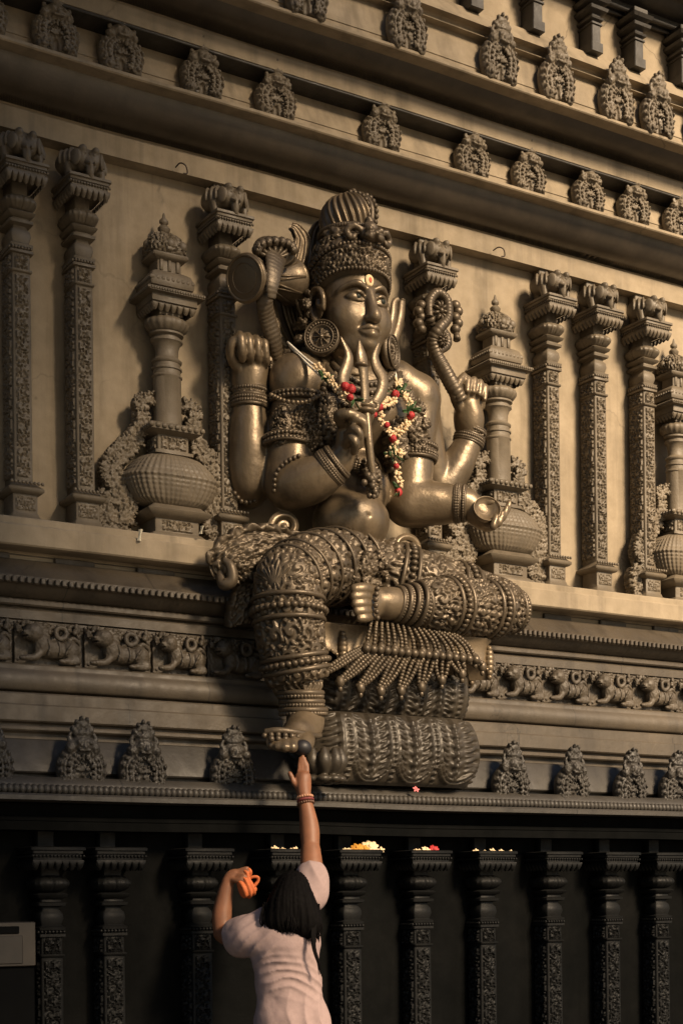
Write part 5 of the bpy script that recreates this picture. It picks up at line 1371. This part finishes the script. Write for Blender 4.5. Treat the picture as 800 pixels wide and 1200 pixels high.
# raised arm and hand
el = PD(363.5, 990, d0 + .12); wr = PD(357, 936, d0 + .17)
s.chain([sr_, PD(365, 1020, d0 + .06), el], [.055, .05, .040], .012); s.chain([el, PD(362.6, 972, d0 + .14), PD(360, 953, d0 + .157), wr], [.039, .0425, .035, .026], .008)
s.chain([wr, PD(355, 922, d0 + .18), PD(355, 911, d0 + .185)], [.027, .031, .03], .01)
s.box(PD(355.2, 916, d0 + .182), (.034, .013, .04), .012, .012, Bm)
for (x0, x1, x2, top, r) in ((349.5, 350.5, 351.5, 888.5, .0088), (353.5, 354, 354.5, 885.5, .0092), (357.2, 357.5, 357.2, 888.5, .0088), (360.5, 360.2, 359.5, 894, .008)):
    s.chain([PD(x0, 912, d0 + .185), PD(x1, 900, d0 + .195), PD(x2, top, d0 + .2)], [r * 1.1, r, r * .85], .004, 3)
s.chain([PD(351, 924, d0 + .18), PD(344.5, 917, d0 + .17), PD(341, 909, d0 + .17), PD(339, 905.5, d0 + .17)], [.014, .0115, .0095, .008], .006, 3)
# bent arm: elbow out to the side, hand beside the head
el2 = PD(261, 1094, d0 + .16); wr2 = PD(267, 1033, d0 + .17)
s.chain([sl_, PD(277, 1098, d0 + .08), el2], [.056, .05, .041], .015); s.chain([el2, PD(260, 1074, d0 + .17), PD(263, 1052, d0 + .175), wr2], [.040, .043, .036, .026], .008)
s.chain([wr2, PD(272, 1027, d0 + .17), PD(277, 1024.5, d0 + .165)], [.026, .027, .023], .008)
for k, (a, b, c, r) in enumerate([((277, 1022), (284, 1019), (290, 1017), .0095), ((279, 1024), (286, 1022), (291, 1021), .0092), ((279, 1026), (285, 1026), (289, 1028), .009), ((278, 1029), (283, 1031), (286, 1033), .008)]):
    s.chain([PD(*a, d0 + .16 - .008 * k), PD(*b, d0 + .155 - .01 * k), PD(*c, d0 + .15 - .01 * k)], [r * 1.1, r, r * .85], .004, 3)
s.chain([PD(272, 1030, d0 + .15), PD(279, 1032, d0 + .13), PD(286, 1027, d0 + .125)], [.013, .011, .009], .006, 3)
body = s.mesh().build('body', M_SKIN, person)
# hair
hs = SDF(hd + np.array((-.3, -.28, -.55)), hd + np.array((.3, .25, .2)), .006)
hs.ell(hd + np.array((0, 0, .012)) - FW * .012, (.098, .115, .125), .02, Bm)
hs.ell(PD(342, 1066, d0 - .05), (.118, .085, .11), .03, Bm); hs.ell(PD(331, 1079, d0 - .07), (.085, .055, .065), .03, Bm); hs.ell(PD(358, 1080, d0 - .075), (.075, .05, .075), .03, Bm)
hs.ell(fx(0, .06, -.02), (.066, .06, .1), .01, Bm, True)
def strand(L, N): return None
def hair_disp(V, N):
    r = V - hd; x = r @ RT; y = r @ FW; a = np.arctan2(x, -y)
    return (vnoise(np.stack([a * 16 + r[:, 2] * 3, r[:, 2] * 5, np.zeros(len(V))], -1), 6) - .5) * .006 + (vnoise(np.stack([a * 42 + r[:, 2] * 6, r[:, 2] * 9, np.zeros(len(V))], -1), 2) - .5) * .004
hm = hs.mesh(disp=hair_disp)
r_ = random.Random(8)
for k in range(320):
    t = r_.random(); x0 = 308 + 66 * t; a = PD(x0 + r_.uniform(-2, 2), 1066 + r_.uniform(-10, 8), d0 - .12 + .06 * abs(t - .5) * 2)
    drop = r_.uniform(18, 27) + (10 if t > .8 else 0); b = PD(x0 + r_.uniform(-5, 4), 1068 + drop * .55, d0 - .135 + .05 * abs(t - .5) * 2); c = PD(x0 + r_.uniform(-6, 6), 1068 + drop, d0 - .125 + .05 * abs(t - .5) * 2)
    hm.tube([a, b, c], [.0045, .0035, .0008], 5, 4)
for k in range(26):
    q = r_.uniform(-2.5, 2.5); e = r_.uniform(-14, 6)
    hm.tube([PD(368 + q, 1072, d0 - .09), PD(367 + q * .8, 1095, d0 - .12), PD(368 + q * .5, 1112, d0 - .125), PD(373 + q * .4, 1128, d0 - .12), PD(375 + q * .7, 1140 + e, d0 - .115)], [.007, .006, .005, .004, .001], 5, 5)
hm.build('hair', M_HAIR, person)
# t-shirt
t = SDF(np.array((base_p[0] - .5, base_p[1] - .4, .7)), np.array((base_p[0] + .5, base_p[1] + .45, 1.75)), .0058)
t.cap(sl_, sr_, .072, .07, .06); t.ell(PD(332, 1103, d0), (.168, .112, .165), .05, Bm); t.ell(PD(338, 1150, d0), (.15, .108, .15), .06, Bm)
t.ell(PD(343, 1200, d0), (.172, .125, .17), .06, Bm); t.ell(PD(344, 1235, d0), (.185, .135, .17), .05, Bm)
t.chain([sl_, PD(286, 1098, d0 + .04), PD(277, 1099, d0 + .08)], [.078, .078, .076], .03)
t.chain([sr_, PD(364.5, 1036, d0 + .045), PD(365, 1024, d0 + .06)], [.066, .064, .06], .03)
n_l = np.array(PD(277, 1099, d0 + .08) - sl_); n_l /= np.linalg.norm(n_l)
t.plane(PD(276, 1099, d0 + .08), n_l)
t.plane((0, 0, PD(344, 1262, d0)[2]), (0, 0, -1.0))
def folds(V, N):
    r = V - base_p; x = r @ RT; z = r[:, 2]; back = np.clip(-(N @ FW), 0, 1)
    u = z + .9 * (x - .02) ** 2 * 2 + .22 * x
    q3 = np.stack([x * 6, z * 6, r @ FW * 6], -1); nz = vnoise(q3, 4) - .5; n2 = vnoise(q3 * 2.1 + 9, 6) - .5; msk = vnoise(q3 * 1.3 + 4, 8)
    rg_ = lambda ph: 1 - 2 * np.abs(np.sin(ph / 2)) ** .8                      # pinched ridges rather than waves
    mid = np.exp(-((z - .02 + .25 * x) / .075) ** 2)
    d = .013 * mid * rg_(2 * np.pi * (u + nz * .05 + n2 * .03) / .042) * ss(-.17, -.04, x) * (.35 + msk)
    d += .014 * ss(.02, -.14, z) * rg_(2 * np.pi * (x * (1 + .8 * z) + .25 * z + nz * .2) / .1) * (.3 + msk)
    d += .0105 * rg_(2 * np.pi * (x * .75 - z * .85 + nz * .08) / .06) * np.exp(-((x + .15) / .08) ** 2) * ss(.0, .08, z) * (.2 + msk)
    d += .010 * rg_(2 * np.pi * (x * .9 + z * .5 + nz * .06) / .07) * np.exp(-((x - .1) / .06) ** 2) * ss(.0, .06, z) * msk
    d *= .08 + .47 * back ** .8
    d += .010 * nz + .010 * n2 * (.3 + .7 * back) + .004 * (vnoise(V * 30, 7) - .5)
    return d
t.mesh(disp=folds).build('t_shirt', M_SHIRT, person)
q = SDF(np.array((base_p[0] - .4, base_p[1] - .4, .04)), np.array((base_p[0] + .4, base_p[1] + .4, 1.0)), .008)
q.ell(PD(342, 1215, d0), (.175, .125, .15), .05, Bm)
for sx in (-1, 1): q.chain([W(sx * .088, .0, .84), W(sx * .092, .01, .47), W(sx * .092, -.02, .1)], [.11, .085, .075], .03)
q.mesh(disp=lambda V, N: (vnoise(V * 14, 3) - .5) * .012).build('trousers', M_TROUS, person)
# bracelets on the raised wrist
def bangle(c, ax, r, tr, name, mat, beads=0):
    B = basis(ax, RT); th = np.linspace(0, 2 * np.pi, 26, endpoint=False); ring = c + np.cos(th)[:, None] * B[:, 0] * r + np.sin(th)[:, None] * B[:, 1] * r
    m = MB()
    if beads: m.balls(along(ring, .0105, True), tr, 8, 6)
    else: m.tube(ring, tr, 8, 1, closed=True)
    return m.build(name, mat, person)
axw = wr - PD(362, 965, d0 + .145)
M_THR = plain('red_thread', (.16, .03, .03), .7, .3, 90, .2); M_WOOD = plain('wooden_beads', (.10, .045, .025), .4, .3, 60, .1); M_TAN = plain('tan_beads', (.42, .22, .13), .5, .2, 60, .1)
bangle(PD(357.2, 934.5, d0 + .171), axw, .0345, .0068, 'bracelet', M_TAN, 1); bangle(PD(357.8, 938, d0 + .17), axw, .0345, .0066, 'bracelet', M_THR); bangle(PD(358.2, 941.5, d0 + .168), axw, .036, .0068, 'bracelet', M_WOOD, 1)
# the small orange cloth pouch in the bent hand
M_OR = plain('orange_cloth', (.5, .125, .035), .75, .15, 50, .2)
pc = PD(289, 1039, d0 + .14); bag = empty('cloth_pouch', pc, 'small orange cloth pouch with looped ties dangling from the raised left hand', 'pouch')
q = SDF(pc + np.array((-.09, -.07, -.08)), pc + np.array((.09, .07, .11)), .0045)
q.chain([PD(291, 1021, d0 + .15), PD(288, 1028, d0 + .145), PD(287, 1036, d0 + .14), PD(290, 1044, d0 + .14)], [.014, .016, .03, .034], .01); q.ell(PD(295, 1043, d0 + .14), (.025, .02, .02), .01)
q.mesh(disp=lambda V, N: .004 * np.sin(V[:, 0] * 260 + V[:, 2] * 90) + (vnoise(V * 60, 2) - .5) * .006).build('pouch_body', M_OR, bag)
m = MB(); m.tube([PD(290, 1032, d0 + .14), PD(295, 1028, d0 + .135), PD(302, 1028, d0 + .135), PD(302, 1033, d0 + .14), PD(297, 1039, d0 + .14)], [.008, .0075, .0075, .0075, .009], 8, 6); m.build('tie_loop', M_OR, bag)
# ------------------------------------------------------------------ flower garland on the statue
M_JAS = plain('jasmine_petal', (.7, .54, .34), .7, .12, 40, .05, sss=.05); M_ROSE = plain('red_rose', (.36, .018, .02), .6, .3, 60, .1); M_LEAF = plain('garland_leaf', (.035, .075, .022), .5, .35, 50, .1)
M_STR = plain('white_string', (.75, .7, .6), .8, .1, 60, .1); M_DARKFL = plain('dark_blue_flower', (.02, .02, .05), .6, .3, 60, .1); M_YEL = plain('marigold', (.5, .23, .03), .7, .2, 50, .1)
gar = empty('flower_garland', P(440, 480, -.5), 'jasmine garland with red roses and green leaves hanging round the statue neck', 'garland')
rg = random.Random(21)
def jas(pts, r=.021, dens=1.0):
    m = MB(); A = along([P(*p) for p in pts], .0085 / dens)
    for p in A:
        for k in range(3):
            dv = np.array([rg.gauss(0, 1), -abs(rg.gauss(0, 1)), rg.gauss(0, 1)]); dv /= np.linalg.norm(dv)
            m.ell(p + dv * r * rg.uniform(.5, 1), (.0135 * rg.uniform(.8, 1.2), .0075, .0075), basis(dv, (rg.random() - .5, .3, rg.random() - .5))[:, [2, 0, 1]], 7, 5)
    return m.build('jasmine_strand', M_JAS, gar)
for pts in ([(369, 428, -.5), (378, 438, -.53), (388, 448, -.57), (398, 458, -.63), (408, 467, -.67)], [(433, 470, -.54), (440, 475, -.55), (448, 473, -.54), (461, 468, -.52)],
            [(465, 447, -.42), (465, 455, -.46), (464, 460, -.48)], [(470, 462, -.5), (476, 468, -.5), (479, 477, -.5)], [(480, 490, -.5), (474, 499, -.5), (466, 506, -.5), (460, 511, -.5)],
            [(442, 483, -.54), (446, 492, -.53), (452, 501, -.52), (458, 509, -.51)], [(461, 517, -.5), (462, 525, -.5)], [(455, 533, -.49), (459, 529, -.5), (465, 529, -.5), (470, 534, -.49)], [(463, 540, -.49), (465, 543, -.49)], [(465, 549, -.48), (466, 558, -.48), (466, 570, -.47)]): jas(pts)
def rose(x, y, Y, r=.03, mat=None, name='rose'):
    m = MB(); c = P(x, y, Y)
    for k in range(14):
        dv = np.array([rg.gauss(0, 1), -abs(rg.gauss(0, .8)), rg.gauss(0, 1)]); dv /= np.linalg.norm(dv)
        m.ell(c + dv * r * .55, (r * .55, r * .55, r * .16), basis(dv), 8, 6)
    m.balls([c], r * .6, 9, 7); return m.build(name, mat or M_ROSE, gar)
for a in ((404, 453, -.67, .03), (411, 456, -.68, .032), (410, 466, -.69, .024), (444, 477, -.57, .028), (463, 462, -.52, .028), (481, 487, -.52, .028), (438, 486, -.57, .022), (453, 498, -.55, .02), (460, 514, -.52, .026), (464, 546, -.5, .02), (466, 577, -.48, .03)): rose(*a)
rose(398, 447, -.62, .02, M_DARKFL, 'dark_flower')
def sprig(x, y, Y, n=7, L=.055):
    m = MB(); c = P(x, y, Y)
    for k in range(n):
        dv = np.array([rg.gauss(0, 1), -abs(rg.gauss(0, .5)) - .1, rg.gauss(0, .8)]); dv /= np.linalg.norm(dv)
        m.ell(c + dv * L * .5, (L * .55, L * .2, L * .05), basis(dv, (rg.random() - .5, .5, rg.random() - .5))[:, [2, 0, 1]], 8, 5)
    m.build('leaf_sprig', M_LEAF, gar)
for a in ((379, 443, -.54), (415, 469, -.68), (470, 459, -.49), (461, 461, -.5), (481, 480, -.51), (476, 482, -.51), (463, 534, -.5), (458, 534, -.49), (466, 574, -.48)): sprig(*a)
for a, b in (((337, 401, -.3), (372, 431, -.5)), ((339, 405, -.3), (378, 443, -.52)), ((461, 430, -.36), (465, 448, -.43)), ((462, 431, -.36), (467, 460, -.47))):
    m = MB(); m.tube([P(*a), (P(*a) + P(*b)) / 2 + np.array((0, 0, -.004)), P(*b)], .0062, 6, 5); m.build('string', M_STR, gar)

# ------------------------------------------------------------------ blossoms left on the ledges
def blossom(px, py, Y, r, mat, name, label, group, z=None, many=5):
    c = P(px, py, Y);
    if z is not None: c[2] = z + r * .5
    m = MB(); tilt = basis((rg.uniform(-.5, .1), -rg.uniform(.5, 1), rg.uniform(.4, 1)))
    for ring, (n, rr, up) in enumerate(((many, .62, .1), (max(3, many - 1), .36, .3))):
        for k in range(n):
            a = 2 * math.pi * (k + .5 * ring) / n + rg.uniform(-.2, .2); dv = tilt @ np.array((math.cos(a), math.sin(a), up))
            m.ell(c + dv * r * rr, (r * .5, r * .3, r * .13), basis(tilt[:, 2], dv), 8, 5)
    m.balls([c + tilt[:, 2] * r * .2], r * .26, 8, 6)
    o = m.build(name, mat, None, origin=tuple(c)); tag(o, label, 'flower', group); return o
Yl = -.53
def top_of(px): return zbeam - .075 + .0
LAB = {'A': ('blossoms heaped on the ledge right of the raised arm', 'the fullest flower heap, right of the raised arm'), }
zt0 = zbeam - .083
gA = 'flowers heaped on the pilaster top right of the raised arm'; gB = 'flowers on the second pilaster top right of the raised arm'; gC = 'petals on the third pilaster top right of the raised arm'; gD = 'flowers on the pilaster top beside the raised forearm'
for px, r in ((404, .014), (409, .016), (413, .014), (440, .018), (446, .019)): blossom(px, 988, Yl, r, M_JAS, 'small_blossom', 'tiny cream blossom in the fullest flower heap, right of the raised arm', gA, zt0)
blossom(418, 986, Yl, .034, M_YEL, 'marigold', 'yellow marigold in the fullest flower heap right of the raised arm', gA, zt0, 9)
blossom(427, 987, Yl - .02, .026, M_YEL, 'marigold', 'smaller orange-yellow marigold under the large pale flower on the ledge', gA, zt0, 8)
blossom(433, 982, Yl, .045, M_JAS, 'white_flower', 'largest pale flower on the ledges, topping the fullest flower heap', gA, zt0, 9)
for px, r in ((487, .014), (491, .016)): blossom(px, 990, Yl, r, M_JAS, 'small_blossom', 'tiny cream blossom left of the red rose on the pilaster top', gB, zt0)
blossom(499, 988, Yl, .026, M_JAS, 'white_flower', 'round white flower touching the red rose on the pilaster top', gB, zt0, 8)
blossom(508, 988, Yl, .027, M_ROSE, 'red_rose', 'red rose lying on the pilaster top beside a white flower', gB, zt0, 9)
for px, r in ((557, .017), (568, .014), (577, .02), (587, .016), (598, .013)): blossom(px, 991, Yl, r, M_JAS, 'small_blossom', 'single cream petal blossom in the sparse row of five on a pilaster top', gC, zt0)
for px, r in ((322, .02), (331, .016), (341, .014), (347, .018)): blossom(px, 987, Yl, r, M_JAS, 'small_blossom', 'tiny white blossom on the pilaster top left of the raised forearm', gD, zt0)
o = blossom(487, 925, -.61, .018, plain('pink_petal', (.6, .16, .17), .6, .2, 50, .05), 'fallen_flower', 'single fallen pink flower at the foot of the lotus pedestal', None); 
# scraps of paper on the niche ledge
M_PAP = plain('pale_paper', (.75, .68, .52), .8, .1, 60, .1)
def scrap(px, py, Y, w, h, label):
    c = P(px, py, Y); m = MB(); u = np.linspace(-1, 1, 7); G = np.zeros((7, 6, 3)); 
    for j, v in enumerate(np.linspace(0, 1, 6)): G[:, j] = c + np.stack([u * w * (1 - .5 * math.sin(v * 3.1)), -.012 * np.cos(u * 1.5) - .02 * v, np.full(7, v * h)], -1)
    m.grid(G); m.grid(G + np.array((0, .0015, 0)), flip=True); o = m.build('paper_scrap', M_PAP, None, origin=tuple(c)); tag(o, label, 'paper', 'paper scraps on the niche ledge')
scrap(163, 634, -.305, .012, .05, 'tiny upright scrap of pale paper on the ledge under the near vase pilaster')
scrap(235, 626, -.305, .01, .035, 'pale paper scrap tucked into the right leaf garland of the near vase pilaster')
# iron hooks in the lintel
for px, py in ((208, 194), (580, 292)):
    c = P(px, py, -.122); m = MB(); m.tube([c + np.array((0, .02, .0)), c + np.array((0, -.03, .0)), c + np.array((.02, -.05, -.015)), c + np.array((.035, -.04, -.045)), c + np.array((.015, -.035, -.05))], .0035, 7, 6)
    m.build('iron_hook', plain('rusty_iron', (.05, .03, .02), .7, .3, 50, .2), wall)
# ------------------------------------------------------------------ steel collection box at the left border
M_STEEL = plain('dull_steel', (.02, .0155, .011), .5, .35, 8, .2, metal=.3); M_BLK = plain('black_metal', (.0012, .0014, .0016), .7, .2, 20, .1, spec=.05)
b0 = P(42, 1080, -.78); bl_ = P(-40, 1080, -.78)
box_ = empty('collection_box', (b0[0] - .2, -.6, 0), 'black collection box with a dull steel front plate at the left edge below the wall', 'box')
xr = b0[0]; xl = bl_[0]; zt1 = b0[2]; zt2 = P(42, 1132, -.78)[2]
m = MB(); m.box((xl, -.77, 0), (xr, -.5, zt2 - .004), .006); m.box((xl, -.74, zt2 - .004), (xr - .004, -.5, zt1 - .004), .006); m.build('box_body', M_BLK, box_, smooth=False)
m = MB(); m.box((xl + .05, -.782, zt2), (xr, -.743, zt1), .004); m.build('front_plate', M_STEEL, box_, smooth=False)
m = MB(); m.box((xl + .1, -.79, zt1 - .05), (xr - .075, -.7835, zt1 - .018), .003); m.build('coin_slot', M_BLK, box_, smooth=False)
m = MB(); m.box((xr - .165, -.787, zt2 + .012), (xr - .06, -.7832, zt1 - .058), .003); m.build('lid_panel', plain('worn_steel', (.012, .0095, .007), .5, .35, 9, .2, metal=.3), box_, smooth=False)
# ------------------------------------------------------------------ unseen behind the camera: a sloping roof added to shade the near half of the wall
M_ROOF = plain('shade_blocker_sheet', (.16, .10, .07), .8, .3, 3, .2); M_HALL = stone('hall_plaster', (.2, .16, .11), (.25, .2, .14), (.28, .22, .16))
def shade():
    sd_ = np.array((math.sin(R(SUN_AZ)) * math.cos(R(SUN_EL)), -math.cos(R(SUN_AZ)) * math.cos(R(SUN_EL)), math.sin(R(SUN_EL))))
    def over(X, Z, Y): t_ = Y / sd_[1]; return np.array((X, 0, Z)) + sd_ * t_
    can = empty('shade_blocker', (0, -13, 0), 'unseen sloping roof added behind the camera to shade the temple wall', 'shade_blocker')
    m = MB()
    ed = [over(e[0], e[1], SH_Y) for e in SH_EDGE]; a, b = ed[0], ed[-1]
    bk = [e + np.array((-26, -3, 1.5 * k)) for k, e in enumerate(ed)]
    lo_ = np.array(ed + bk[::-1]); hi_ = lo_ + np.array((0, -.15, .02)); n = len(lo_)
    m.add(np.vstack([lo_, hi_]), [(0, 1, 4, 5), (1, 2, 3, 4), (11, 10, 7, 6), (10, 9, 8, 7)] + [(k, k + n, (k + 1) % n + n, (k + 1) % n) for k in range(n)])
    m.build('shade_blocker_roof', M_ROOF, can, smooth=False)
    m = MB(); n_ = a - np.array((.3, .2, 0)); m.lathe([(.18, 0), (.18, n_[2] - .2), (.3, n_[2] - .1), (.3, n_[2])], 20, (n_[0], n_[1])); m.build('shade_blocker_post', M_ROOF, can)
    m = MB(); n_ = b - np.array((.4, .2, 0)); m.lathe([(.18, 0), (.18, n_[2] - .2), (.3, n_[2])], 20, (n_[0], n_[1])); m.build('shade_blocker_post', M_ROOF, can)
shade()
# ------------------------------------------------------------------ ground, light, camera
def ground():
    m = MB(); xs = np.linspace(-60, 60, 25); G = np.zeros((25, 25, 3)); G[..., 0] = xs[:, None]; G[..., 1] = np.linspace(-60, .4, 25)[None]
    m.grid(G); o = m.build('ground', M_PAVE, None); tag(o, kind='structure')
ground()
w = bpy.data.worlds.new('World'); SC.world = w; w.use_nodes = True
nt = w.node_tree; nt.nodes.clear()
sky = nt.nodes.new('ShaderNodeTexSky'); sky.sky_type = 'NISHITA'; sky.sun_disc = False
bg = nt.nodes.new('ShaderNodeBackground'); wo = nt.nodes.new('ShaderNodeOutputWorld')
nt.links.new(sky.outputs[0], bg.inputs[0]); nt.links.new(bg.outputs[0], wo.inputs[0])
AZ, EL = R(SUN_AZ), R(SUN_EL)
sd = Vector((math.sin(AZ) * math.cos(EL), -math.cos(AZ) * math.cos(EL), math.sin(EL)))   # towards the sun
sky.sun_elevation = EL; sky.sun_rotation = math.atan2(sd.x, sd.y); bg.inputs[1].default_value = SKY
sl = bpy.data.lights.new('sun', 'SUN'); sl.energy = SUN; sl.angle = R(SUN_ANGLE); sl.color = (1, .77, .52)
so = bpy.data.objects.new('sun', sl); COL.objects.link(so); so.rotation_euler = sd.to_track_quat('Z', 'Y').to_euler(); so.location = (8, -8, 9)
SC.view_settings.view_transform = 'Standard'; SC.view_settings.look = 'None'; SC.view_settings.exposure = EXPO; SC.view_settings.gamma = 1
SC.view_settings.use_curve_mapping = False
SC.cycles.max_bounces = 5; SC.cycles.use_denoising = True
make_camera()
